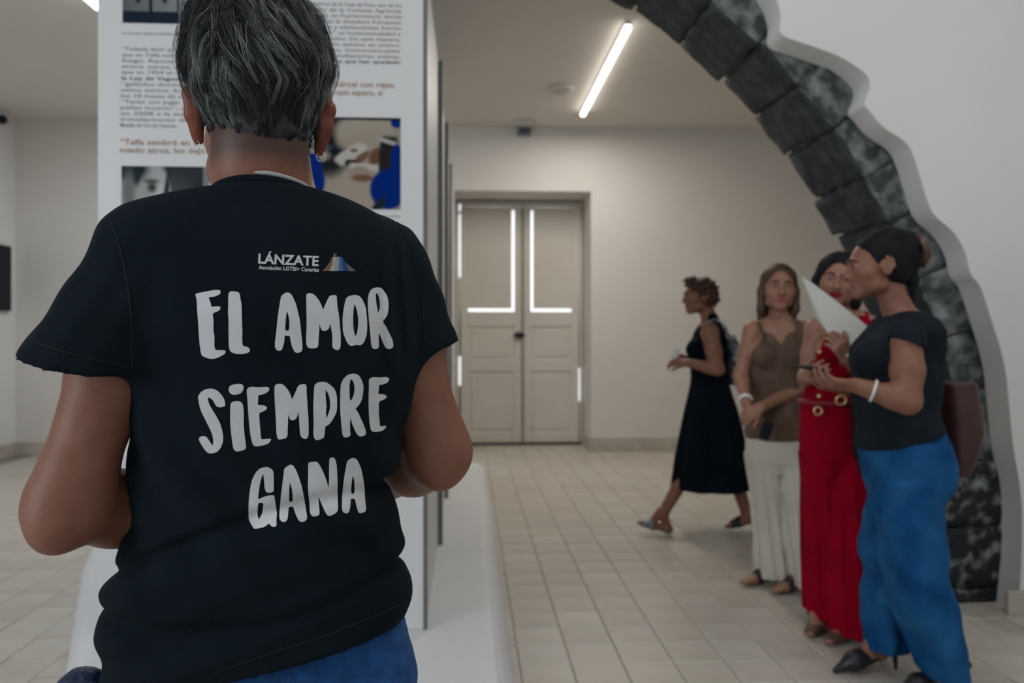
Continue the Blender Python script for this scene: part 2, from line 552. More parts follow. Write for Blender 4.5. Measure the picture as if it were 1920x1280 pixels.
cut_s = smooth_poly(cut, 2)
crown = []
for k in range(10):
    an = math.radians(90 - k * 3.6)
    r = AR + .30 + .05 * math.sin(k * 2.3)
    crown.append(apt(an, r))
left = [apt(math.radians(180 - k * 5), AR * .985) for k in range(0, 19)]
outline = [(XL, 0), (left[0][0], 0)] + left + crown + cut_s[:-1] + [(cut_s[-1][0], 0), (XR, 0), (XR, ZN), (XL, ZN)]
o = prism('wall_middle', outline, 'y', YW, Y1, M['wall']); tag(o, kind='structure')
# the wall core behind the plaster
rr = [apt(math.radians(k * 5), AR + .60) for k in range(0, 19)]
core = [(XL, 0), (left[0][0], 0)] + left + rr[::-1] + [(rr[0][0], 0), (XR, 0), (XR, ZN), (XL, ZN)]
o = prism('wall_middle', core, 'y', Y1, Y2 + .02, M['wall']); tag(o, kind='structure')
bx = on_y(1890, 1150, YW - .02)[0]
o = box('baseboard_middle', (bx, YW - .022, 0), (XR, YW + .005, on_y(1900, 1106, YW)[2]), M['base'], bevel=.005); tag(o, kind='structure')

arch = empty('stone_arch', (AC[0] + AR + .2, (Y1 + Y2) / 2, 0), 'wide round arch of dark grey basalt blocks set in the white wall', 'arch')


def snoise(P, f, seed, n=5):
    r = np.random.default_rng(seed)
    out = np.zeros(P.shape[:-1])
    for i in range(n):
        k = r.normal(size=3); k = k / np.linalg.norm(k) * f * (1 + .5 * i)
        out += np.sin(P @ k + r.uniform(0, 6.28)) / (1 + .5 * i)
    return out / 2.2


def block(name, fmap, parent, seed, mats, n=(7, 7, 7), amp=.012, face=2, freq=22):
    """rounded rough block: surface of an n-lattice cube mapped by fmap(u,v,w) to world; w=0 is the face towards the viewer"""
    nu, nv, nw = n
    idx, V, Fc, Mi = {}, [], [], []
    def vid(i, j, k):
        if (i, j, k) not in idx:
            idx[(i, j, k)] = len(V); V.append((i / nu, j / nv, k / nw))
        return idx[(i, j, k)]
    def quad(a, b, c_, d, mi): Fc.append([a, b, c_, d]); Mi.append(mi)
    for i in range(nu):
        for j in range(nv):
            quad(vid(i, j, 0), vid(i + 1, j, 0), vid(i + 1, j + 1, 0), vid(i, j + 1, 0), 0)
            quad(vid(i, j, nw), vid(i, j + 1, nw), vid(i + 1, j + 1, nw), vid(i + 1, j, nw), 0)
    for i in range(nu):
        for k in range(nw):
            quad(vid(i, 0, k), vid(i, 0, k + 1), vid(i + 1, 0, k + 1), vid(i + 1, 0, k), 1)
            quad(vid(i, nv, k), vid(i + 1, nv, k), vid(i + 1, nv, k + 1), vid(i, nv, k + 1), 1)
    for j in range(nv):
        for k in range(nw):
            quad(vid(0, j, k), vid(0, j + 1, k), vid(0, j + 1, k + 1), vid(0, j, k + 1), 1)
            quad(vid(nu, j, k), vid(nu, j, k + 1), vid(nu, j + 1, k + 1), vid(nu, j + 1, k), 1)
    U = np.array(V)
    Q = U * 2 - 1
    # pull edges and corners in a little
    near = (np.abs(Q) > .999).sum(1)
    sh = np.where(near >= 3, .016, np.where(near == 2, .008, 0.0))[:, None]
    U2 = (Q * (1 - sh) + 1) / 2
    P = np.array([fmap(*u) for u in U2])
    cen = P.mean(0)
    nz = np.stack([snoise(P, freq, seed + s) for s in range(3)], -1)
    P = P + nz * amp
    me = mesh_np(name, P, Fc, mats, parent, smooth=True)
    me.data.polygons.foreach_set('material_index', Mi)
    return me


angs = [74.5, 69, 63.5, 57.7, 52.2, 47.05, 42.2, 37.6, 32.5, 28.4, 23.05, 17.5, 12.7, 7.0]
ri_off = [.0, .009, -.008, .008, -.006, .012, -.010, .006, -.010, .010, -.008, .009, -.005, .0]
y_off_ = [0, .01, -.01, .015, 0, .02, -.005, .012, 0, .015, .0, .02, .005, .01]
for i in range(len(angs) - 1):
    a0, a1 = math.radians(angs[i] - .07), math.radians(angs[i + 1] + .07)
    R0 = AR + ri_off[i]

    def fm(u, v, w, a0=a0, a1=a1, R0=R0, dy=y_off_[i]):
        an = a0 + (a1 - a0) * v
        r = R0 + .56 * u
        x, z = apt(an, r)
        return (x, Y1 + dy + (Y2 - Y1 - dy) * w, z)
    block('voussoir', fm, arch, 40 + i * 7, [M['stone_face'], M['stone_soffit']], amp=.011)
# pier blocks under the springing
zz = [on_y(1800, y, Y1)[2] for y in (862, 984, 1100)] + [0.0]
for i, (xl, xr) in enumerate(((1738, 1886), (1752, 1890), (1746, 1890))):
    x0, x1 = on_y(xl, 1000, Y1)[0], on_y(xr, 1000, Y1)[0]

    def fm(u, v, w, x0=x0, x1=x1 + .10, z1=zz[i] - .006, z0=zz[i + 1] + .004):
        return (x0 + (x1 - x0) * u, Y1 - .015 + (Y2 - Y1) * w, z0 + (z1 - z0) * v)
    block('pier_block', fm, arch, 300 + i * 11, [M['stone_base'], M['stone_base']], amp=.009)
# mortar bed behind the joints
poly = [apt(math.radians(a), AR + .028) for a in np.arange(74.5, 7.0, -2.5)]
x0 = on_y(1755, 1000, Y1)[0]
poly += [(x0 + .02, zz[0]), (x0 + .02, 0.0), (x0 + .40, 0.0), (x0 + .40, zz[0])]
poly += [apt(math.radians(a), AR + .54) for a in np.arange(8, 75, 2.5)]
prism('mortar', poly, 'y', Y1 + .035, Y2 - .03, M['mortar'], arch)

# ================================================================== THE EXHIBITION STAND
YP = 3.16                                        # front of the text panel
PX0, PX1 = on_y(183, 300, YP)[0], on_y(800, 300, YP)[0]
ZPT, ZPB = 2.80, on_y(800, 1180, YP)[2]
stand = empty('exhibition_stand', ((PX0 + PX1) / 2, YP + 1.5, 0), 'long white exhibition stand with a tall printed text panel on a low platform', 'exhibition stand')
# platform: three long modules with rounded shoulders and seams between
r0 = on_z(970, 1280, 0); r1 = on_z(905, 850, 0)
PR = (r0[0] + r1[0]) / 2
l0, l1 = on_z(126, 1251, 0), on_z(160, 1038, 0)
def left_x(y):
    t = (y - l0[1]) / (l1[1] - l0[1]); return l0[0] + (l1[0] - l0[0]) * t
ys = [2.55, 4.30, 5.42, 6.62, 7.30]
PH = ZPB


def platform_module(ya, yb):
    prof = []
    n = 6
    def section(y):
        xl = max(left_x(min(y, 5.2)), XL + .6); xr = PR
        pts = [(xl, 0)]
        for k in range(n + 1):
            an = math.pi / 2 * k / n
            pts.append((xl + .10 * (1 - math.cos(an)), PH - PH * .92 + PH * .92 * math.sin(an)))
        for k in range(n + 1):
            an = math.pi / 2 * (1 - k / n)
            pts.append((xr - .10 + .10 * math.cos(an), PH - PH * .92 + PH * .92 * math.sin(an)))
        pts.append((xr, 0))
        return pts
    A, B = section(ya + .003), section(yb - .003)
    m = len(A)
    V = [(p[0], ya + .003, p[1]) for p in A] + [(p[0], yb - .003, p[1]) for p in B]
    Fc = [[i, (i + 1) % m, m + (i + 1) % m, m + i] for i in range(m)] + [list(range(m))[::-1], [m + i for i in range(m)]]
    o = mesh_np('platform', V, Fc, M['platform'], stand, smooth=False)
    bm = bmesh.new(); bm.from_mesh(o.data); bmesh.ops.recalc_face_normals(bm, faces=bm.faces); bm.to_mesh(o.data); bm.free()
    # the seam: a dark joint that follows the section
    if ya > 4.4:
        inner = [(p[0], p[1] - .002) for p in section(ya)]
        V = [(p[0] + (.002 if p[0] < 0 else -.002), ya - .006, p[1]) for p in inner] + [(p[0] + (.002 if p[0] < 0 else -.002), ya + .006, p[1]) for p in inner]
        mesh_np('platform_seam', V, [[i, (i + 1) % m, m + (i + 1) % m, m + i] for i in range(m - 1)], M['seam'], stand, smooth=False)


for a, b in zip(ys[:-1], ys[1:]): platform_module(a, b)
# front panel and its boards along the side, thin grey profiles between them
front = box('text_panel', (PX0, YP, PH + .0005), (PX1 - .012, YP + .03, ZPT), M['panel'], stand, .003)
box('edge_profile', (PX1 - .012, YP - .002, PH + .0005), (PX1 + .002, YP + .034, ZPT), M['edge'], stand)
side_y = [YP + .034, 4.47, 5.75, 7.1]
for i, (a, b) in enumerate(zip(side_y[:-1], side_y[1:])):
    box('side_board', (PX1 - .03, a + .004, PH + .0005), (PX1 - .004, b - .02, ZPT), M['panel'], stand, .003)
    box('edge_profile', (PX1 - .03, b - .02, PH + .0005), (PX1 + .022, b + .012, ZPT + .004), M['edge'], stand, .002)
    box('side_board', (PX0 + .004, a + .004, PH + .0005), (PX0 + .03, b - .02, ZPT), M['panel'], stand, .003)
box('back_board', (PX0, 7.08, PH + .0005), (PX1 - .03, 7.11, ZPT), M['panel'], stand)

# ------------------------------------------------------------------ print on the panel
ink = mat('grey_ink', (.20, .20, .205), .7)
ink_b = mat('dark_ink', (.07, .075, .085), .7)
ink_o = mat('ochre_ink', (.36, .22, .13), .7)
DG = None


def text_mesh(body, bold=0.0):
    cu = bpy.data.curves.new('text', 'FONT')
    cu.body = body; cu.size = 1; cu.resolution_u = 2; cu.offset = bold
    ob = bpy.data.objects.new('text', cu); COL.objects.link(ob)
    dg = bpy.context.evaluated_depsgraph_get()
    me = bpy.data.meshes.new_from_object(ob.evaluated_get(dg))
    n = len(me.vertices); V = np.empty(n * 3); me.vertices.foreach_get('co', V); V = V.reshape(-1, 3)
    Fc = [list(p.vertices) for p in me.polygons]
    bpy.data.objects.remove(ob); bpy.data.curves.remove(cu); bpy.data.meshes.remove(me)
    return V, Fc


def text_lines(name, lines, mt, parent, bold=0.0):
    """lines: (string, px0, px1 or None, baseline py, size px) printed on the panel plane"""
    VV, FF = [], []
    for (s, x0, x1, yb, sz) in lines:
        V, Fc = text_mesh(s, bold)
        if not len(V): continue
        p0 = on_y(x0, yb, YP)
        k = sz * YP / FPX
        X = (V[:, 0] - V[:, 0].min()) * k
        if x1 is not None:
            X *= (on_y(x1, yb, YP)[0] - p0[0]) / X.max()
        P = np.stack([p0[0] + X, np.full(len(V), YP - .0012), p0[2] + V[:, 1] * k], 1)
        b = sum(len(v) for v in VV)
        VV.append(P); FF += [[i + b for i in f] for f in Fc]
    o = mesh_np(name, np.concatenate(VV), FF, mt, parent, smooth=False)
    if name == 'body_text': o['kind'] = 'stuff'
    return o


L_ = ["“Todavía decir que Tefía había sido un lugar", "que en Tefía solo tenían hambre y mucho", "fuego. Recuerdo un relato de los", "entre otros, uno de los que allí",
      "que en 1954 el régimen modificó para", "“gallofos dormidos”, como solían", "estos sucios, fueron llevados a un", "los 18 meses de tortura que sufrieron",
      "“Tanto son jugar como con el miedo", "pañas locario”, cuenta Miguel que", "en 2008 a la inauguración de las", "instalaciones de Tefía. Y en su"]
Lys = [94.5, 105.5, 116.5, 127.5, 138, 160.5, 171.5, 182.5, 193.5, 204.5, 215.5, 226.5]
text_lines('body_text', [(s, 229 - i * .25, 470, y, 9.6) for i, (s, y) in enumerate(zip(L_, Lys))] +
           [("Medalla de Oro de Canarias.", 226, 331, 237.5, 9.6), ("La Colonia Agrícola Penitenciaria de Tefía", 229, 372, 64, 6.4)], ink, front, .004)
text_lines('bold_text', [("la Ley de Vagos y Maleantes y la de", 228, 470, 149.5, 9.8),], ink_b, front, .012)
R_ = ["ubicada a 9 kilómetros de la Casa de Dios, uno de los", "un más estudio de la Colonia Agrícola", "Tefía (1954-1966), en Fuerteventura, donde", "al campo. Y es que la dictadura franquista",
      "los en los jóvenes y adolescentes fueron", "con para “corregir” su homosexualidad a", "los fueron internados. De esta manera,", "y es que la prisión estuvo en activo,",
      "los delincuentes, homosexuales", "de un régimen, humillaciones, palizas,"]
text_lines('body_text', [(s, 520, 753 - i * .3, 8.5 + i * 10.75, 9.6) for i, s in enumerate(R_)] + [("Foto: archivo", 716, 751, 407, 6)], ink, front, .004)
text_lines('bold_text', [("y las torturas que han quedado", 560, 751, 116.5, 9.8)], ink_b, front, .012)
text_lines('headline_text', [("“Tefía sembró en el alma de", 226, 437, 271, 15), ("miedo atroz, los dejó marcados", 225, 462, 286, 15)], ink_o, front, .014)
text_lines('headline_text', [("nunca cárcel con rejas,", 585, 741, 161.5, 15), ("en su propio espacio, el", 585, 717, 177, 15)], ink_o, front, .014)


def vc_mat(name, rough=.85):
    return mat(name, (1, 1, 1), rough, attr='tint', spec=.08)


M['photo'] = vc_mat('photo_print')


def photo(name, x0, y0, x1, y1, paint, n=(70, 70), label=None):
    """a printed photograph: a fine grid coloured by paint(img, U, V) (u right, v down, 0..1)"""
    nu, nv = n
    A, B = on_y(x0, y0, YP), on_y(x1, y1, YP)
    u, v = np.meshgrid(np.linspace(0, 1, nu), np.linspace(0, 1, nv), indexing='ij')
    P = np.stack([A[0] + (B[0] - A[0]) * u, np.full_like(u, YP - .0012), A[2] + (B[2] - A[2]) * v], -1).reshape(-1, 3)
    Fc = [[i * nv + j, i * nv + j + 1, (i + 1) * nv + j + 1, (i + 1) * nv + j] for i in range(nu - 1) for j in range(nv - 1)]
    img = paint(u, v)
    o = mesh_np(name, P, Fc, M['photo'], front, smooth=False)
    set_tint(o, img.reshape(-1, 3))
    if label: o['label'] = label
    return o


def set_tint(o, rgb):
    at = o.data.color_attributes.new('tint', 'FLOAT_COLOR', 'POINT')
    n = len(o.data.vertices)
    a = np.ones((n, 4), np.float32); a[:, :3] = rgb
    at.data.foreach_set('color', a.ravel())


def blob(img, u, v, cx, cy, rx, ry, col, soft=.25, ang=0.0, sq=2.0):
    c_, s_ = math.cos(ang), math.sin(ang)
    du, dv = u - cx, v - cy
    a, b = (du * c_ + dv * s_) / rx, (-du * s_ + dv * c_) / ry
    r = (np.abs(a) ** sq + np.abs(b) ** sq) ** (1 / sq)
    w = np.clip((1 + soft / 2 - r) / soft, 0, 1)[..., None]
    return img * (1 - w) + np.array(col) * w


def paint_house(u, v):
    img = np.zeros(u.shape + (3,)) + np.array([.19, .205, .21])
    img += (u[..., None] - .3) * .28
    img = np.where(v[..., None] > .72, np.array([.012, .022, .035]), img)
    for x in (.21, .415, .63, .84):
        img = np.where((np.abs(u - x) < .009)[..., None] & (v < .74)[..., None], np.array([.01, .015, .02]), img)
    for x in (.115, .315, .52, .735):
        img = blob(img, u, v, x, .38, .017, .16, (.012, .018, .026), .5, sq=6)
    return img


def paint_face(u, v):
    img = np.zeros(u.shape + (3,)) + np.array([.03, .037, .042])
    img = blob(img, u, v, .62, .85, .20, .55, (.085, .095, .095), 1.0)
    img = np.where(u[..., None] > .93, np.array([.21, .215, .21]), img)
    img = blob(img, u, v, .22, .60, .34, .85, (.34, .345, .335), .15)
    img = blob(img, u, v, .43, .35, .10, .25, (.42, .43, .42), .8)
    img = blob(img, u, v, .43, .55, .065, .24, (.50, .51, .49), .5, .15)
    img = blob(img, u, v, .10, .03, .20, .22, (.012, .02, .028), .5)
    img = blob(img, u, v, .16, .12, .06, .2, (.02, .03, .036), .6)
    img = blob(img, u, v, .08, .40, .07, .30, (.16, .17, .165), .9)
    img = blob(img, u, v, .34, .24, .09, .04, (.10, .115, .115), .8)
    img = blob(img, u, v, .345, .34, .05, .075, (.05, .06, .065), .9)
    img = blob(img, u, v, .335, .62, .025, .17, (.09, .10, .10), .9, .9)
    img = blob(img, u, v, .42, .80, .10, .035, (.10, .11, .11), .8, .1)
    img = blob(img, u, v, .50, .50, .03, .45, (.018, .026, .034), .8, .08)
    img = blob(img, u, v, .30, .95, .14, .2, (.36, .365, .35), .9)
    return img


def paint_hands(u, v):
    img = np.zeros(u.shape + (3,)) + np.array([.28, .245, .20])
    img = blob(img, u, v, .66, .92, .30, .40, (.33, .28, .23), .8)
    img = blob(img, u, v, .30, .25, .30, .40, (.014, .018, .024), .35)
    img = blob(img, u, v, .44, .32, .14, .30, (.010, .013, .018), .5)
    img = blob(img, u, v, .64, .16, .17, .18, (.34, .30, .24), .4)
    img = blob(img, u, v, .82, .18, .13, .19, (.33, .29, .23), .4)
    img = blob(img, u, v, .70, .27, .20, .12, (.32, .27, .22), .5)
    img = blob(img, u, v, .33, .20, .07, .09, (.42, .41, .39), .4)
    img = blob(img, u, v, .30, .33, .12, .05, (.10, .11, .12), .7)
    img = blob(img, u, v, .30, .42, .12, .07, (.28, .26, .22), .5)
    img = blob(img, u, v, .60, .40, .15, .065, (.44, .41, .37), .25, -.72, 4)
    img = blob(img, u, v, .62, .36, .03, .02, (.12, .10, .09), .5)
    img = blob(img, u, v, .68, .44, .035, .10, (.16, .08, .05), .5, .7)
    img = blob(img, u, v, .60, .50, .055, .04, (.012, .012, .014), .3, .2, 3)
    img = blob(img, u, v, .80, .42, .055, .10, (.13, .06, .04), .5, .3)
    img = blob(img, u, v, .72, .54, .14, .035, (.44, .41, .36), .25, .12, 4)
    img = blob(img, u, v, .67, .60, .08, .07, (.30, .22, .19), .5)
    img = blob(img, u, v, .69, .66, .09, .04, (.16, .08, .05), .6)
    img = blob(img, u, v, .90, .42, .075, .22, (.018, .016, .016), .2, .05, 5)
    img = blob(img, u, v, .90, .26, .085, .022, (.36, .35, .33), .3, .38, 4)
    blue = (.0, .020, .17)
    img = blob(img, u, v, .27, .55, .09, .16, blue, .12)
    img = blob(img, u, v, .33, .70, .055, .14, blue, .15)
    img = blob(img, u, v, .23, .66, .045, .07, (.05, .035, .03), .5)
    img = blob(img, u, v, .90, .78, .15, .22, blue, .10)
    img = blob(img, u, v, .97, .50, .05, .22, blue, .15)
    img = blob(img, u, v, .97, .05, .05, .06, blue, .2)
    img = blob(img, u, v, .82, .96, .04, .10, (.012, .02, .028), .4, .5)
    img = np.where((v[..., None] < .025), np.array([.012, .015, .02]), img)
    return img


photo('photograph', 230, -40, 480, 48, paint_house, (130, 40), 'grey photograph of a low building with small windows')
photo('photograph', 228, 311, 393, 430, paint_face, (90, 70), 'grey photograph of a face')
photo('photograph', 520, 218, 751, 393, paint_hands, (120, 90), 'colour photograph of hands holding papers')

# ================================================================== IMPLICIT SURFACES FOR PEOPLE AND CLOTHES
class Field:
    """signed distances on a grid in the camera-aligned frame; surfaces come out by surface nets"""
    def __init__(s, lo, hi, h):
        s.lo = np.array(lo, float); s.h = h
        s.n = np.ceil((np.array(hi, float) - s.lo) / h).astype(int) + 1
        s.ax = [s.lo[i] + h * np.arange(s.n[i]) for i in range(3)]
        s.F = np.full(s.n, 1.0, np.float32)

    def win(s, lo, hi):
        a = np.clip(np.floor((np.array(lo) - s.lo) / s.h).astype(int), 0, s.n - 1)
        b = np.clip(np.ceil((np.array(hi) - s.lo) / s.h).astype(int) + 1, 1, s.n)
        sl = tuple(slice(x, y) for x, y in zip(a, b))
        X = s.ax[0][sl[0]][:, None, None]; Y = s.ax[1][sl[1]][None, :, None]; Z = s.ax[2][sl[2]][None, None, :]
        return sl, X, Y, Z

    def put(s, lo, hi, fn, k=0.0, sub=False):
        mg = max(k, 2 * s.h) + 2 * s.h
        sl, X, Y, Z = s.win(np.array(lo) - mg, np.array(hi) + mg)
        A = s.F[sl]
        if A.size == 0: return
        d = np.broadcast_to(fn(X, Y, Z), A.shape)
        if sub: A = -A
        if k > 0:
            hh = np.clip(.5 + .5 * (A - d) / k, 0, 1)
            R = A + (d - A) * hh - k * hh * (1 - hh)
        else:
            R = np.minimum(A, d)
        s.F[sl] = -R if sub else R

    def cap(s, a, b, ra, rb=None, k=0.0, sub=False, flat=None):
        """tapered capsule; flat=(axis vector, factor) squashes it"""
        a, b = np.array(a, float), np.array(b, float); rb = ra if rb is None else rb
        r = max(ra, rb)
        def fn(X, Y, Z):
            ab = b - a; L = float(ab @ ab) + 1e-12
            px, py, pz = X - a[0], Y - a[1], Z - a[2]
            t = np.clip((px * ab[0] + py * ab[1] + pz * ab[2]) / L, 0, 1)
            qx, qy, qz = px - ab[0] * t, py - ab[1] * t, pz - ab[2] * t
            if flat is not None:
                v, f = flat
                c_ = qx * v[0] + qy * v[1] + qz * v[2]
                g = 1 / f - 1
                qx, qy, qz = qx + v[0] * c_ * g, qy + v[1] * c_ * g, qz + v[2] * c_ * g
            return np.sqrt(qx * qx + qy * qy + qz * qz) - (ra + (rb - ra) * t)
        s.put(np.minimum(a, b) - r, np.maximum(a, b) + r, fn, k, sub)

    def chain(s, pts, rads, k=.01, **kw):
        for i in range(len(pts) - 1): s.cap(pts[i], pts[i + 1], rads[i], rads[i + 1], k, **kw)

    def ell(s, c, r, R=None, k=0.0, sub=False):
        """ellipsoid; R rows are its local axes"""
        c = np.array(c, float); r = np.array(r, float); R = np.eye(3) if R is None else np.array(R)
        ext = np.sqrt(((R * r[:, None]) ** 2).sum(0))
        def fn(X, Y, Z):
            px, py, pz = X - c[0], Y - c[1], Z - c[2]
            q = [px * R[i, 0] + py * R[i, 1] + pz * R[i, 2] for i in range(3)]
            k0 = np.sqrt(sum((q[i] / r[i]) ** 2 for i in range(3)))
            k1 = np.sqrt(sum((q[i] / r[i] ** 2) ** 2 for i in range(3))) + 1e-9
            return k0 * (k0 - 1) / k1
        s.put(c - ext, c + ext, fn, k, sub)

    def loft(s, rows, k=0.0, yaw=0.0, n=2.3, sm=.02, grow=0.0, fold=None, sub=False):
        """upright stack of super-ellipses; rows = (z, cx, cy, a, b)"""
        R = np.array(sorted(rows), float)
        z0, z1 = R[0, 0], R[-1, 0]
        am, bm_ = R[:, 3].max() + grow + .03, R[:, 4].max() + grow + .03
        e = max(am, bm_)
        cy_, sy_ = math.cos(yaw), math.sin(yaw)
        fine = np.arange(z0, z1 + .002, .002)
        vals = []
        ker = np.exp(-np.linspace(-2, 2, 2 * max(1, int(sm / .002)) + 1) ** 2); ker /= ker.sum()
        for i in range(1, 5):
            v = np.interp(fine, R[:, 0], R[:, i])
            p = len(ker) // 2
            v = np.convolve(np.pad(v, p, mode='reflect', reflect_type='odd') if len(v) > p else v, ker, 'valid' if len(v) > p else 'same')
            vals.append(v)
        def fn(X, Y, Z):
            zc = np.clip(Z, z0, z1)
            g = [np.interp(zc.ravel(), fine, v).reshape(zc.shape) for v in vals]
            px, py = X - g[0], Y - g[1]
            u, w = px * cy_ + py * sy_, -px * sy_ + py * cy_
            a, b = np.maximum(g[2] + grow, .004), np.maximum(g[3] + grow, .004)
            q = (np.abs(u / a) ** n + np.abs(w / b) ** n) ** (1 / n)
            d = (q - 1) * np.minimum(a, b)
            if fold is not None: d = d + fold(X, Y, Z, np.arctan2(w / b, u / a))
            return np.maximum(d, np.maximum(Z - z1, z0 - Z))
        s.put((R[:, 1].min() - e, R[:, 2].min() - e, z0), (R[:, 1].max() + e, R[:, 2].max() + e, z1), fn, k, sub)

    def cut(s, p, nrm, lo=None, hi=None):
        """remove the side the normal points to"""
        nrm = np.array(nrm, float); nrm /= np.linalg.norm(nrm); p = np.array(p, float)
        sl, X, Y, Z = s.win(s.lo if lo is None else lo, s.lo + s.h * s.n if hi is None else hi)
        d = (X - p[0]) * nrm[0] + (Y - p[1]) * nrm[1] + (Z - p[2]) * nrm[2]
        s.F[sl] = np.maximum(s.F[sl], d)

    def wave(s, fn):
        sl, X, Y, Z = s.win(s.lo, s.lo + s.h * s.n)
        s.F = (s.F + fn(X, Y, Z)).astype(np.float32)

    def mesh(s):
        F = s.F
        F[0], F[-1] = np.maximum(F[0], .01), np.maximum(F[-1], .01)
        F[:, 0], F[:, -1] = np.maximum(F[:, 0], .01), np.maximum(F[:, -1], .01)
        F[:, :, 0], F[:, :, -1] = np.maximum(F[:, :, 0], .01), np.maximum(F[:, :, -1], .01)
        I = F < 0
        cnt = np.zeros(np.array(F.shape) - 1, np.int8)
        for dx in (0, 1):
            for dy in (0, 1):
                for dz in (0, 1):
                    cnt += I[dx:F.shape[0] - 1 + dx, dy:F.shape[1] - 1 + dy, dz:F.shape[2] - 1 + dz]
        act = (cnt > 0) & (cnt < 8)
        idx = np.argwhere(act)
        num = np.full(act.shape, -1, np.int64); num[act] = np.arange(len(idx))
        acc = np.zeros((len(idx), 3)); w = np.zeros(len(idx))
        cs = [(x, y, z) for x in (0, 1) for y in (0, 1) for z in (0, 1)]
        val = {c_: F[idx[:, 0] + c_[0], idx[:, 1] + c_[1], idx[:, 2] + c_[2]].astype(float) for c_ in cs}
        for c0 in cs:
            for ax in range(3):
                if c0[ax] == 0:
                    c1 = list(c0); c1[ax] = 1; c1 = tuple(c1)
                    a, b = val[c0], val[c1]
                    m_ = (a < 0) != (b < 0)
                    t = np.where(m_, a / np.where(a - b == 0, 1, a - b), 0)
                    p = np.array(c0, float)[None, :].repeat(len(idx), 0); p[:, ax] += t
                    acc[m_] += p[m_]; w += m_
        V = (idx + acc / w[:, None]) * s.h + s.lo
        Q = []
        for ax in range(3):
            b_, c_ = (ax + 1) % 3, (ax + 2) % 3
            sl0 = [slice(None)] * 3; sl1 = [slice(None)] * 3
            sl0[ax] = slice(0, F.shape[ax] - 1); sl1[ax] = slice(1, F.shape[ax])
            s0, s1 = I[tuple(sl0)], I[tuple(sl1)]
            e = np.argwhere(s0 != s1)
            e = e[(e[:, b_] > 0) & (e[:, c_] > 0) & (e[:, b_] < F.shape[b_] - 1) & (e[:, c_] < F.shape[c_] - 1)]
            if not len(e): continue
            ins = s0[e[:, 0], e[:, 1], e[:, 2]]
            def cell(db, dc):
                q = e.copy(); q[:, b_] -= db; q[:, c_] -= dc
                return num[q[:, 0], q[:, 1], q[:, 2]]
            q = np.stack([cell(1, 1), cell(0, 1), cell(0, 0), cell(1, 0)], 1)
            q[~ins] = q[~ins][:, ::-1]
            Q.append(q)
        return V, np.concatenate(Q)

    def obj(s, name, mt, parent, relax=1):
        V, Q = s.mesh()
        Q = Q[(Q >= 0).all(1)]
        for _ in range(relax):
            acc = np.zeros_like(V); w = np.zeros(len(V))
            for i in range(4):
                a, b = Q[:, i], Q[:, (i + 1) % 4]
                for c_ in range(3):
                    acc[:, c_] += np.bincount(a, V[b, c_], len(V)) + np.bincount(b, V[a, c_], len(V))
                w += np.bincount(a, minlength=len(V)) + np.bincount(b, minlength=len(V))
            V = V * .5 + .5 * acc / np.maximum(w, 1)[:, None]
        P = to_world(V) - off(parent)
        me = bpy.data.meshes.new(name)
        me.vertices.add(len(P)); me.vertices.foreach_set('co', P.ravel())
        me.loops.add(len(Q) * 4); me.loops.foreach_set('vertex_index', Q.ravel().astype(np.int32))
        me.polygons.add(len(Q)); me.polygons.foreach_set('loop_start', np.arange(0, len(Q) * 4, 4, dtype=np.int32))
        me.polygons.foreach_set('use_smooth', np.ones(len(Q), bool))
        me.update(calc_edges=True)
        o = link(name, me, mt, parent)
        o['_v'] = 0
        s.V = V
        del o['_v']
        return o


def unit(v):
    v = np.array(v, float); return v / np.linalg.norm(v)


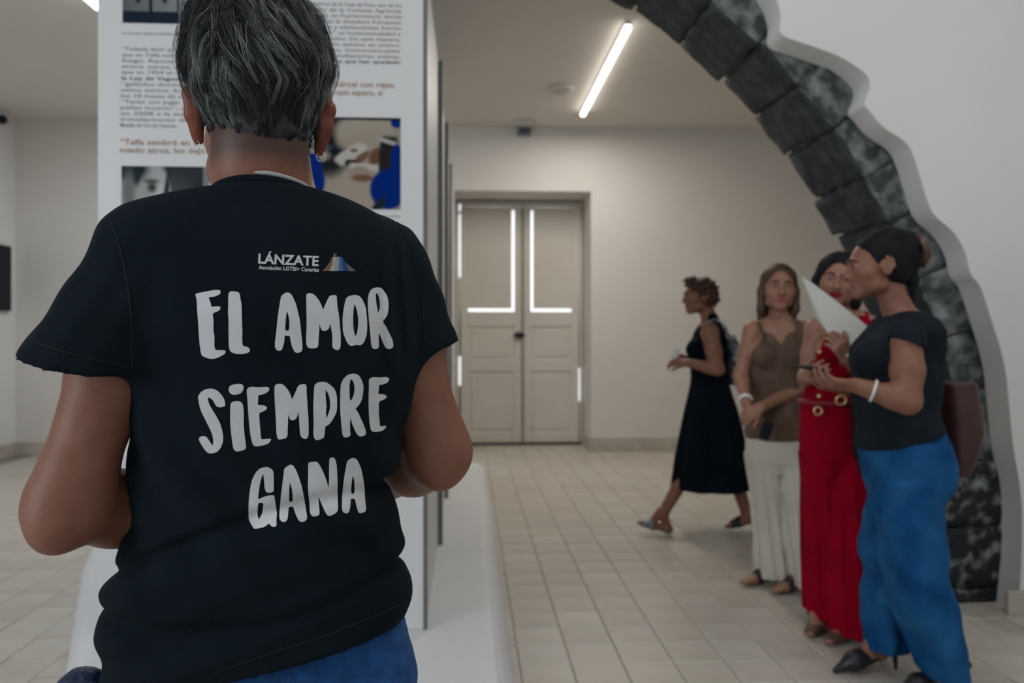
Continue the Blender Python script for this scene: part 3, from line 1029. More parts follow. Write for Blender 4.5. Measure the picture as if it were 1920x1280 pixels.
class Head:
    def __init__(s, c, f, u=(0, 0, 1), sc=1.0):
        s.c = np.array(c, float); s.f = unit(f)
        u = np.array(u, float); u = unit(u - s.f * (u @ s.f)); s.u = u
        s.s = np.cross(s.f, s.u); s.k = sc
        s.R = np.stack([s.s, s.f, s.u])

    def p(s, x, y, z): return s.c + s.k * (s.s * x + s.f * y + s.u * z)

    def rv(s, V): return ((V - s.c) @ s.R.T) / s.k

    def build(s, F, male=False, ears=True):
        k = s.k; E = lambda c_, r, kk=.012, sub=False: F.ell(s.p(*c_), np.array(r) * k, s.R, kk * k, sub)
        E((0, -.012, .034), (.071, .090, .078), 0)
        E((0, .030, -.005), (.062, .064, .078), .03)
        E((0, .038, -.052), (.050, .052, .052), .03)
        E((0, .072, -.093), (.024, .020, .018), .03)                       # chin
        for q in (-1, 1):
            E((q * .045, .052, -.022), (.022, .024, .022), .025)           # cheek bone
            E((q * .046, .018, -.068), (.018, .030, .020), .025)           # jaw corner
            E((q * .031, .100, .006), (.017, .013, .010), .012, True)      # eye socket
            F.cap(s.p(q * .012, .096, .024), s.p(q * .046, .080, .026), .006 * k, .005 * k, .012 * k)
            F.ell(s.p(q * .031, .079, .006), np.array((.0145, .0125, .0135)) * k, s.R, .004 * k)
            F.ell(s.p(q * .012, .098, -.034), np.array((.009, .010, .008)) * k, s.R, .006 * k)
            if ears:
                e = s.p(q * .074, -.008, -.002)
                F.ell(e, np.array((.008, .022, .033)) * k, s.R, .006 * k)
                F.cap(s.p(q * .080, -.026, .018), s.p(q * .084, -.030, -.004), .0055 * k, .005 * k, .005 * k)
                F.cap(s.p(q * .080, -.026, .018), s.p(q * .080, -.006, .030), .0055 * k, .005 * k, .005 * k)
                F.cap(s.p(q * .084, -.030, -.004), s.p(q * .074, -.010, -.032), .005 * k, .006 * k, .005 * k)
        F.cap(s.p(0, .092, .022), s.p(0, .108, -.024), .0075 * k, .010 * k, .012 * k)    # nose
        F.ell(s.p(0, .110, -.030), np.array((.011, .011, .009)) * k, s.R, .008 * k)
        E((0, .090, -.054), (.024, .010, .0065), .006)                     # lips
        E((0, .088, -.066), (.020, .010, .0065), .006)
        F.cap(s.p(-.022, .099, -.0602), s.p(.022, .099, -.0602), .0022 * k, None, .004 * k, True)

    def tint(s, V, rgb, lip):
        L = s.rv(V)
        m_ = (np.abs(L[:, 0]) < .025) & (L[:, 1] > .078) & (np.abs(L[:, 2] + .060) < .0135 - .18 * np.abs(L[:, 0]))
        rgb[m_] = lip
        return rgb

    def extras(s, parent, iris=(.03, .018, .012), brow=(.02, .013, .010), lash=True):
        k = s.k
        for q in (-1, 1):
            c_ = s.p(q * .031, .0805, .006)
            bm = bmesh.new(); bmesh.ops.create_uvsphere(bm, u_segments=16, v_segments=12, radius=.0128 * k)
            V = np.array([v.co[:] for v in bm.verts])
            nv = V / np.linalg.norm(V, axis=1)[:, None]
            for v in bm.verts:
                w_ = np.array(v.co[:]); w_ = w_ - s.u * (w_ @ s.u) * .52
                v.co = Vector(to_world(w_ + c_))
            o = bm_obj('eye', bm, M['eye_white'], parent, True)
            dt = nv @ s.f
            col = np.where((dt > .955)[:, None], np.array([.004, .004, .004]), np.where((dt > .80)[:, None], np.array(iris), np.array([.36, .33, .31])))
            set_tint(o, col)
            pts = np.array([s.p(q * x, y, z) for x, y, z in ((.013, .1025, .0235), (.024, .1010, .0285), (.036, .0935, .0290), (.048, .0830, .0235))])
            tube('eyebrow', to_world(pts), np.array([.0030, .0034, .0028, .0014]) * k, M['hair_black'], parent, 6)


def hand(F, w, d, nrm, side, sc=1.0, curl=(20, 35, 25), spread=4, thumb=(35, 20), k=.004):
    """w wrist, d direction of the fingers, nrm palm normal (fingers curl towards it), side = +1/-1 puts the thumb on +/- cross(d, nrm)"""
    d = unit(d); nrm = np.array(nrm, float); nrm = unit(nrm - d * (nrm @ d)); t = np.cross(d, nrm) * side
    w = np.array(w, float)
    P = lambda x, y, z=0: w + sc * (d * x + t * y + nrm * z)
    for y in (-.028, -.010, .010, .027):
        F.cap(P(.012, y * .55), P(.082 - abs(y) * .25, y), .0145 * sc, .0115 * sc, .012 * sc)
    F.cap(P(.015, .012, .004), P(.050, .034, .008), .016 * sc, .012 * sc, .012 * sc)
    def rot(v, deg):                                 # curl towards the palm normal
        a = math.radians(deg); return v
    L_ = [(.040, .026, .021), (.045, .029, .022), (.042, .027, .022), (.033, .021, .019)]
    for i, y in enumerate((.028, .0095, -.0095, -.027)):
        p = P(.080 - abs(y) * .25, y)
        a = 0; sp = math.radians(spread * (1.5 - i))
        f0 = d * math.cos(sp) + t * math.sin(sp)
        rr = (.0092, .0084, .0077, .0066)
        for j in range(3):
            a += curl[j] + i * 3
            v = f0 * math.cos(math.radians(a)) + nrm * math.sin(math.radians(a))
            q = p + v * L_[i][j] * sc
            F.cap(p, q, rr[j] * sc * (.92 if i == 3 else 1), rr[j + 1] * sc * (.92 if i == 3 else 1), k * sc)
            p = q
    p = P(.046, .034, .008)
    a0 = math.radians(thumb[0])
    v = unit(d * math.cos(a0) + t * math.sin(a0) + nrm * .35)
    q = p + v * .034 * sc
    F.cap(p, q, .0115 * sc, .0098 * sc, .006 * sc)
    v2 = unit(v + nrm * math.sin(math.radians(thumb[1])) + d * .3)
    F.cap(q, q + v2 * .028 * sc, .0098 * sc, .0078 * sc, .004 * sc)


def foot(F, ankle, heel, toe, sc=1.0, k=.02):
    """ankle joint, heel point and toe tip (floor heights included)"""
    ankle, heel, toe = (np.array(x, float) for x in (ankle, heel, toe))
    d = toe - heel
    h = heel + np.array([0, 0, .026 * sc])
    ball = heel + d * .68 + np.array([0, 0, .022 * sc])
    tip = toe - unit(d) * .018 * sc + np.array([0, 0, .015 * sc])
    F.cap(ankle, h, .032 * sc, .027 * sc, k)
    F.cap(h, ball, .027 * sc, .022 * sc, k)
    s_ = unit(np.cross(d, [0, 0, 1]))
    F.cap(ankle + unit(d) * .02, heel + d * .55 + np.array([0, 0, .036 * sc]), .030 * sc, .022 * sc, k)
    F.cap(ball + s_ * .014 * sc, tip + s_ * .014 * sc, .020 * sc, .013 * sc, k)
    F.cap(ball - s_ * .014 * sc, tip - s_ * .012 * sc, .019 * sc, .011 * sc, k)
    F.cap(heel + d * .5 + s_ * .012 + np.array([0, 0, .02]), heel + d * .5 - s_ * .012 + np.array([0, 0, .02]), .021 * sc, None, k)


def bounds(F_pts, m=.1):
    A = np.array(F_pts); return A.min(0) - m, A.max(0) + m


def row(py, xl, xr, d, b):
    l, r = C(xl, py, d), C(xr, py, d)
    return (l[2], (l[0] + r[0]) / 2, d, (r[0] - l[0]) / 2, b)


def swav(X, Y, Z, f, seed, n=4):
    r = np.random.default_rng(seed); out = 0
    for i in range(n):
        v = r.normal(size=3); v = v / np.linalg.norm(v) * np.array(f) * (1 + .4 * i)
        out = out + np.sin(X * v[0] + Y * v[1] + Z * v[2] + r.uniform(0, 6.3)) / (1 + .4 * i)
    return out / 2


def person_root(c, label, group=None):
    w = to_world(np.array(c, float)); w = np.array([w[0], w[1], 0])
    return empty('person', w, label, 'person', group)


def skin_tint(o, F, base, head=None, lip=None, extra=None):
    V = F.V
    rgb = np.tile(np.array(base, float), (len(V), 1))
    if head is not None:
        L = head.rv(V)
        face = np.exp(-(((L[:, 0]) / .05) ** 2 + ((L[:, 1] - .08) / .05) ** 2 + ((L[:, 2] + .02) / .05) ** 2))
        rgb *= (1 + .0 * face)[:, None]
        if lip is not None: rgb = head.tint(V, rgb, np.array(lip))
    if extra: rgb = extra(V, rgb)
    set_tint(o, rgb)

# ================================================================== THE MAN IN FRONT
TH = math.radians(15)
DM_ = 1.12
man = person_root(C(500, 1200, DM_), 'man seen from behind in a printed black T-shirt and blue jeans, facing the text panel')


def mrow(py, xl, xr, b, d=DM_):
    z, cx, cy, a, b = row(py, xl, xr, d, b)
    o_ = max(a * a - b * b, 0) * math.sin(TH) * math.cos(TH) / a      # near and far ends of the turned ellipse
    xa, xb = C(xl, py, d - o_)[0], C(xr, py, d + o_)[0]
    cx, a = (xa + xb) / 2, (xb - xa) / 2
    aa = math.sqrt(max(a * a - (b * math.sin(TH)) ** 2, .0009)) / math.cos(TH)
    return (z, cx, cy, aa, b)


SK_M = (.245, .105, .064)
mrows = [mrow(*r) for r in ((358, 424, 590, .072), (362, 398, 612, .078), (368, 352, 645, .083), (382, 290, 680, .089), (398, 240, 716, .097), (424, 214, 742, .106), (460, 214, 756, .114),
                            (520, 222, 766, .120), (600, 234, 774, .124), (700, 243, 778, .124), (780, 249, 766, .122), (850, 253, 752, .120), (900, 253, 740, .119), (960, 251, 739, .120),
                            (1000, 243, 750, .124), (1030, 226, 757, .130), (1060, 215, 757, .132), (1085, 212, 763, .133), (1130, 214, 763, .130), (1160, 215, 757, .133), (1185, 211, 758, .134), (1290, 208, 758, .136))]
sh_l, el_l, wr_l = C(276, 494, 1.07), C(123, 952, 1.00), C(405, 955, 1.30)
sh_r, el_r, wr_r = C(722, 500, 1.185), C(823, 850, 1.20), C(676, 908, 1.46)
hm = Head(C(488, 226, 1.155), (-math.sin(math.radians(20)), math.cos(math.radians(20)), -.04), (0, .05, 1), 1.08)

# body
F = Field((-.80, .82, 0.0), (.10, 1.62, 1.78), .0048)
inner = [(z, x, y, a * (.86 if z > 1.02 else .78), b * (.82 if z > 1.02 else .74)) for (z, x, y, a, b) in mrows if z < 1.44]
F.loft(inner, 0, TH, 2.3)
F.chain([hm.p(0, -.030, -.03), hm.p(0, -.032, -.075), C(497, 352, 1.135), C(500, 420, 1.125)], [.059, .060, .062, .075], .02)
F.cap(C(470, 390, 1.13), C(310, 470, 1.08), .030, .042, .03)
F.cap(C(530, 390, 1.14), C(670, 475, 1.17), .030, .042, .03)
for (sh, el, wr, q) in ((sh_l, el_l, wr_l, -1), (sh_r, el_r, wr_r, 1)):
    mid = sh + (el - sh) * .45
    F.chain([sh, mid, el + (sh - el) * .14, el], [.050, .0495, .0425, .040], .02)
    bk = np.array([0.0, -.022, -.018]) + (el - sh) * .03
    F.cap(el, el + bk, .036, .022, .03)                                     # point of the elbow
    f1 = el + (wr - el) * .28
    F.chain([el, f1, el + (wr - el) * .62, wr], [.042, .046, .037, .029], .03)
    dd = unit(unit(wr - el) + np.array([0, .25, .15]))
    hand(F, wr + dd * .01, dd, (-q, .35, 0), q, 1.05, (30, 45, 30))
hm.build(F, True, ears=False)
for q in (-1, 1):
    F.ell(hm.p(q * .077, -.012, -.002), np.array((.009, .020, .034)) * 1.08, hm.R, .010)
    F.chain([hm.p(q * .074, .008, .034), hm.p(q * .083, -.014, .038), hm.p(q * .089, -.024, .018), hm.p(q * .086, -.022, -.008), hm.p(q * .076, -.012, -.038)], [.005, .0075, .0078, .0075, .0075], .008)
F.ell(hm.p(0, -.04, -.045), (.055, .05, .05), None, .03)
lc, uax = C(500, 1240, DM_), np.array([math.cos(TH), math.sin(TH), 0])
vax = np.array([-math.sin(TH), math.cos(TH), 0])
for q in (-1, 1):
    hip = lc + uax * q * .085; hip[2] = .80
    kn = lc + uax * q * .10 + vax * .02; kn[2] = .47
    an = lc + uax * q * .11; an[2] = .09
    F.chain([hip, kn, an], [.075, .052, .038], .02)
    heel = an - vax * .055; heel[2] = 0.012
    toe = an + vax * .20; toe[2] = 0.012
    foot(F, an, heel, toe, 1.05)
body = F.obj('body', M['skin'], man)


def beard(V, rgb):
    L = hm.rv(V)
    m_ = np.clip((-.030 - L[:, 2]) / .02, 0, 1) * np.clip((L[:, 1] - .005) / .02, 0, 1) * np.clip((.12 + L[:, 2]) / .02, 0, 1)
    nape = np.clip((L[:, 2] + .084) / .022, 0, 1) * np.clip((-.02 - L[:, 1]) / .02, 0, 1) * np.clip((.078 - np.abs(L[:, 0])) / .01, 0, 1)
    w = np.clip(m_ * .6 + nape * .75, 0, 1)[:, None]
    ear = np.clip((np.abs(L[:, 0]) - .074) / .006, 0, 1)[:, None] * (np.linalg.norm(L, axis=1) < .16)[:, None]
    rgb = rgb * (1 - ear) + rgb * np.array([.85, .55, .52]) * ear
    return rgb * (1 - w) + np.array([.028, .022, .020]) * w


skin_tint(body, F, SK_M, hm, (.22, .075, .06), beard)
hm.extras(man)

# T-shirt
def shirt_fold(X, Y, Z, an):
    low = np.clip((1.005 - Z) / .06, 0, 1)
    e1 = Z - (C(300, 1050, 1)[2] + .05 * np.sin(7 * X + 3.2) + .10 * (X + .45))
    e2 = Z - (C(300, 1160, 1)[2] + .03 * np.sin(9 * X + 1.2) + .16 * (X + .45))
    e3 = Z - (C(300, 1010, 1)[2] - .30 * (X + .15))
    f = .009 * np.exp(-(e1 / .009) ** 2) + .008 * np.exp(-(e2 / .010) ** 2) - .006 * np.exp(-((e1 + .04) / .022) ** 2) - .004 * np.exp(-((e2 + .035) / .02) ** 2)
    f = f + .004 * np.exp(-(e3 / .012) ** 2) * np.clip((X + .36) / .05, 0, 1) * low
    f = f + .0024 * low * np.sin(2 * np.pi * (Z - .42 * X) / .07)
    side = np.exp(-((X + .165) / .028) ** 2) * np.clip((1.45 - Z) / .08, 0, 1) * np.clip((Z - 1.20) / .06, 0, 1)
    f = f - .003 * side * np.cos(2 * np.pi * (X + .165 + (Z - 1.3) * .10) / .022)
    f = f + .0016 * np.sin(14 * Z + 17 * X + 2) + .0012 * np.sin(31 * X - 12 * Z)
    dg = np.clip((1.18 - Z) / .05, 0, 1) * np.clip((Z - .93) / .05, 0, 1)
    f = f + .0030 * dg * np.sin(2 * np.pi * (Z * .75 + X) / .085)
    return f


lo, hi = (-.74, .84, .74), (-.02, 1.42, 1.53)
F = Field(lo, hi, .0042)
F.loft(mrows, 0, TH, 2.45, sm=.016, fold=shirt_fold)
G = Field(lo, hi, .0042)
cl, cr = C(162, 664, 1.005), C(790, 648, 1.195)
s0l, s0r = C(272, 488, 1.07), C(724, 494, 1.185)
G.cap(s0l, cl + (cl - s0l) * .25, .063, .0665)
G.cap(s0r, cr + (cr - s0r) * .25, .060, .055)
G.wave(lambda X, Y, Z: .0016 * np.sin(2 * np.pi * (Z * .8 + X * .9) / .085 + 1) + .0012 * np.sin(2 * np.pi * (X - .35 * Z) / .04))
ax = unit(cl - s0l)
u_ = C(50, 650, 1.0) - C(240, 700, 1.0); u_ = unit(u_)
nn = unit(np.array([-u_[2], 0, u_[0]])); nn = nn if nn[2] < 0 else -nn
G.cut(C(147, 676, 1.0), nn + np.array([0, .12, 0]), lo, (-.45, 1.42, 1.53))
u_ = unit(C(853, 642, 1.2) - C(793, 676, 1.2)); nn = unit(np.array([-u_[2], 0, u_[0]])); nn = nn if nn[2] < 0 else -nn
G.cut(C(823, 659, 1.2), nn, (-.25, .84, .74), hi)
k = .028
hh = np.clip(.5 + .5 * (F.F - G.F) / k, 0, 1)
F.F = (F.F + (G.F - F.F) * hh - k * hh * (1 - hh)).astype(np.float32)
# armhole seams, hem edge
for (p, dr) in ((C(206, 408, 1.04), (C(243, 560, .99), C(243, 690, .985))),):
    pass
h0, h1 = C(760, 1160, 1.12), C(446, 1276, .99)
tv = unit(h1 - h0); nn = unit(np.cross(tv, [0.05, 1, .0])); nn = nn if nn[2] < 0 else -nn
F.cut(h0, nn, (-.74, .84, .74), (-.02, 1.42, .95))
shirt = F.obj('t_shirt', M['tshirt'], man)
Vs, Qs = to_world(F.V), [p.vertices[:] for p in shirt.data.polygons]
BV = BVHTree.FromPolygons([Vector(v) for v in Vs], Qs)


def on_shirt(px, py, lift=.0009):
    r = Vector(ray(px, py)).normalized()
    h = BV.ray_cast(Vector(CAMP), r)
    if h[0] is None: return None
    n = h[1] if h[1].dot(r) < 0 else -h[1]
    return np.array(h[0] + n * lift)


# seams of the sleeves, collar ribbing and the light undershirt edge
def seam(name, pts, rad, m_):
    P = smooth_poly([tuple(p) for p in pts], 3)
    W_ = [on_shirt(x, y, .0003) for x, y in P]
    W_ = [w for w in W_ if w is not None]
    return tube(name, W_, rad, m_, shirt, 6)


M['seam_black'] = mat('shirt_seam', (.004, .007, .010), .95)
seam('sleeve_seam', [(207, 412), (222, 452), (238, 520), (247, 600), (246, 690)], .0011, M['seam_black'])
seam('sleeve_seam', [(745, 415), (775, 470), (790, 550), (797, 640)], .0010, M['seam_black'])
seam('hem_seam', [(757, 1130), (690, 1160), (600, 1196), (500, 1226), (400, 1262)], .0008, M['seam_black'])
seam('hem_seam', [(58, 640), (150, 668), (240, 688)], .0008, M['seam_black'])


def ring(name, c, a, b, tilt, rad, m_, flat=1.0, n=48):
    th = np.linspace(0, 2 * np.pi, n, endpoint=False)
    P = np.stack([c[0] + a * np.cos(th), c[1] + b * np.sin(th), c[2] - tilt * np.sin(th)], 1)
    return tube(name, to_world(P), rad, m_, man, 10, True)


nc = C(503, 383, 1.128)
ring('collar', nc + np.array([0, 0, 0.0]), .0735, .0735, .020, .0075, M['tshirt'])
ring('undershirt', nc + np.array([.000, .000, .0100]), .0690, .0690, .021, .0032, M['undershirt'])

# jeans, shoes
F = Field((-.68, .86, 0.0), (-.02, 1.50, .98), .0065)
jr = [mrow(*r) for r in ((1130, 262, 735, .105), (1160, 246, 750, .110), (1215, 228, 768, .120), (1285, 222, 780, .126))]
zb = jr[-1][0]
jr += [(zb - .05, jr[-1][1], DM_, .188, .130)]
F.loft(jr, 0, TH, 2.4)
for q in (-1, 1):
    def P(z, du, dv=0.0): p = lc + uax * q * du + vax * dv; return (z, p[0], p[1])
    F.loft([(*P(.02, .115, .0), .075, .085), (*P(.12, .112), .070, .078), (*P(.46, .105, .02), .082, .088), (*P(.62, .100, .01), .092, .102), (*P(.76, .096), .098, .125), (*P(.80, .092), .092, .125)], .03, TH, 2.2,
           fold=lambda X, Y, Z, an: .004 * np.sin(22 * Z + 3 * np.sin(an * 2)))
F.wave(lambda X, Y, Z: .002 * swav(X, Y, Z, (40, 40, 40), 3))
jeans = F.obj('jeans', M['denim_dark'], man)
for q in (-1, 1):
    F = Field((-.70, .80, 0.0), (.0, 1.55, .14), .0055)
    an = lc + uax * q * .11; an[2] = .09
    heel = an - vax * .06; heel[2] = .010
    toe = an + vax * .21; toe[2] = .010
    foot(F, an, heel, toe, 1.22)
    F.cut((0, 0, .10), (0, 0, 1)); F.cut((0, 0, .001), (0, 0, -1))
    F.obj('shoe', M['black_leather'], man)
# stitching of the back pocket
def on_mesh(o_bv, px, py, lift):
    r = Vector(ray(px, py)).normalized(); h = o_bv.ray_cast(Vector(CAMP), r)
    return None if h[0] is None else np.array(h[0]) - np.array(r) * lift


# hair
rowsH = []
for (y, xl, xr, b, dd) in ((-6, 420, 535, .030, 1.165), (5, 392, 562, .058, 1.163), (28, 366, 588, .080, 1.16), (60, 364, 598, .094, 1.158), (100, 358, 607, .108, 1.153), (138, 359, 610, .113, 1.150),
                           (162, 366, 604, .113, 1.148), (185, 374, 597, .110, 1.144), (210, 386, 590, .104, 1.141), (240, 397, 585, .095, 1.138), (266, 408, 578, .088, 1.134), (284, 426, 566, .078, 1.132), (292, 450, 545, .068, 1.132)):
    rowsH.append(row(y, xl, xr, dd, b))
F = Field((-.52, .98, 1.52), (-.20, 1.34, 1.80), .0032)
F.loft(rowsH, 0, math.radians(20), 2.1, sm=.012)
# clear the face, the ears and the temples
f3 = hm.f
F.cut(hm.p(0, .062, 0), f3 - .35 * hm.u, None, None)
def face_cut(X, Y, Z):
    y = (X - hm.c[0]) * hm.f[0] + (Y - hm.c[1]) * hm.f[1] + (Z - hm.c[2]) * hm.f[2]
    z = (X - hm.c[0]) * hm.u[0] + (Y - hm.c[1]) * hm.u[1] + (Z - hm.c[2]) * hm.u[2]
    return np.minimum(np.maximum(.012 - y, z - .030), np.maximum(.075 - y, z - .075)) * .8
sl, X, Y, Z = F.win(F.lo, F.lo + 9)
F.F = np.maximum(F.F, -face_cut(X, Y, Z)).astype(np.float32)
def lock(X, Y, Z):
    up = np.clip((Z - 1.60) / .05, 0, 1)
    ph = np.arctan2(X + .36, Z - 1.83)
    return up * (.0022 * np.sin(ph * 22 + 30 * Y + 2 * np.sin(40 * Z)))
F.wave(lock)
hair = F.obj('hair', M['hair_grey'], man, relax=1)
HV = F.V.copy()
hair.data.calc_loop_triangles() if hasattr(hair.data, 'calc_loop_triangles') else None
HN = np.empty(len(HV) * 3); hair.data.vertices.foreach_get('normal', HN); HN = HN.reshape(-1, 3)
HN = np.stack([HN @ RIGHT, HN @ FWD, HN @ UP], 1)          # back to the camera-aligned frame
HB = BVHTree.FromPolygons([Vector(v) for v in HV], [p.vertices[:] for p in hair.data.polygons])


def strands(name, mt, guides, kids, seed, rad, grey):
    """combed clumps: each guide is walked over the hair surface, its children lie close beside it and meet at the tip"""
    r = np.random.default_rng(seed)
    out = []; m_ = 11; made = 0
    for i in r.integers(0, len(HV), guides * 6):
        if made >= guides: break
        p, n = HV[i], HN[i]
        if n[1] > .55 and p[2] < 1.70: continue
        px = CXP + FPX * p[0] / p[1]; py = HY - FPX * (p[2] - CAM_H) / p[1]
        w = .25 + (.5 if px > 555 else 0) + (.4 if (px < 400 and py > 60) else 0) + (.55 if (py < 75 and px > 440) else 0) - (.6 if (py > 120 and 425 < px < 570) else 0)
        if grey and r.random() > w: continue
        made += 1
        top = float(np.clip((235 - py) / 150, 0, 1))
        L = (.012 + .085 * top) * r.uniform(.65, 1.1)
        if py > 215: L = r.uniform(.006, .012)
        q = p.copy(); nrm = n.copy(); ph = r.uniform(0, 6.28); bend = r.normal() * .25
        lift = r.uniform(.001, .007) * (.25 + top)
        path = [p - n * .003]; ns = [n]
        for s_ in range(1, m_):
            t = s_ / (m_ - 1)
            qx = CXP + FPX * q[0] / q[1]; qy = HY - FPX * (q[2] - CAM_H) / q[1]
            if qx < 400: dx, dz = -.55 + .45 * (qy - 40) / 150, -1.0                 # left side falls back over the temple
            elif qy < 150: dx, dz = .35 + .75 * np.clip((qx - 430) / 150, -.4, 1), -1.0   # combed over to the right
            else: dx, dz = (505 - qx) / 150, -1.0                                    # gathers towards the nape
            if qx > 575: dx, dz = -.25 + bend, -1.0
            v = np.array([dx + bend + .12 * math.sin(t * 4 + ph), -.30 if qy < 50 else .0, dz])
            v = v - nrm * (v @ nrm); v = v / (np.linalg.norm(v) + 1e-6)
            q = q + v * (L / (m_ - 1))
            h = HB.find_nearest(Vector(q))
            if h[0] is not None:
                nn_ = np.array(h[1])
                if nn_ @ nrm < 0: nn_ = -nn_
                q = np.array(h[0]); nrm = nrm * .5 + nn_ * .5; nrm /= np.linalg.norm(nrm)
            path.append(q + nrm * (.001 + lift * math.sin(math.pi * min(1, t * .9)))); ns.append(nrm)
        path, ns = np.array(path), np.array(ns)
        tg = np.gradient(path, axis=0); sd = np.cross(tg, ns); sd /= np.linalg.norm(sd, axis=1)[:, None] + 1e-9
        tt = np.linspace(0, 1, m_)[:, None]
        wd = (.0045 * (1 - .75 * tt)) * (.35 + .65 * top)
        stray = r.random() < .05
        for _ in range(kids):
            a, b = r.normal(), r.normal()
            cut_ = r.uniform(.7, 1.0)
            P = path + sd * (a * wd + r.normal() * .0012 * np.sin(tt * 6 + r.uniform(0, 6))) + ns * (np.abs(b) * wd * .6)
            if stray or r.random() < .03: P = P + (ns * .010 + sd * r.normal() * .006) * tt ** 2 * (.2 + top)
            out.append(path[0] + 0 * P[:1] if False else P)
    N = len(out)
    hc = bpy.data.hair_curves.new(name)
    hc.add_curves([m_] * N)
    P = to_world(np.array(out).reshape(-1, 3)) - off(man)
    hc.points.foreach_set('position', P.ravel())
    hc.points.foreach_set('radius', np.tile(np.linspace(1, .3, m_) * rad, N))
    hc.materials.append(mt)
    o = bpy.data.objects.new(name, hc); COL.objects.link(o); o.parent = man
    o['kind'] = 'stuff'
    return o


strands('hair_strands', mat('strand_dark', (.006, .008, .009), .42), 520, 14, 3, .00042, False)
strands('hair_strands', mat('strand_grey', (.19, .20, .195), .5), 250, 9, 5, .00034, True)

# ear rings
def hoop(c, r_, nrm, rad, m_, parent, name='earring'):
    nrm = unit(nrm); a = unit(np.cross(nrm, [0.1, .2, 1])); b = np.cross(nrm, a)
    th = np.linspace(0, 2 * np.pi, 20, endpoint=False)
    return tube(name, to_world(np.array([c + r_ * (a * math.cos(t) + b * math.sin(t)) for t in th])), rad, m_, parent, 6, True)


hoop(hm.p(-.086, -.026, .024), .0085, (.3, .3, 1), .0009, M['gold'], man)
hoop(hm.p(-.078, -.016, -.046), .0065, (.6, 1, 0), .0006, M['silver'], man)
hoop(hm.p(.078, -.016, -.046), .0065, (-.3, 1, 0), .0006, M['silver'], man)

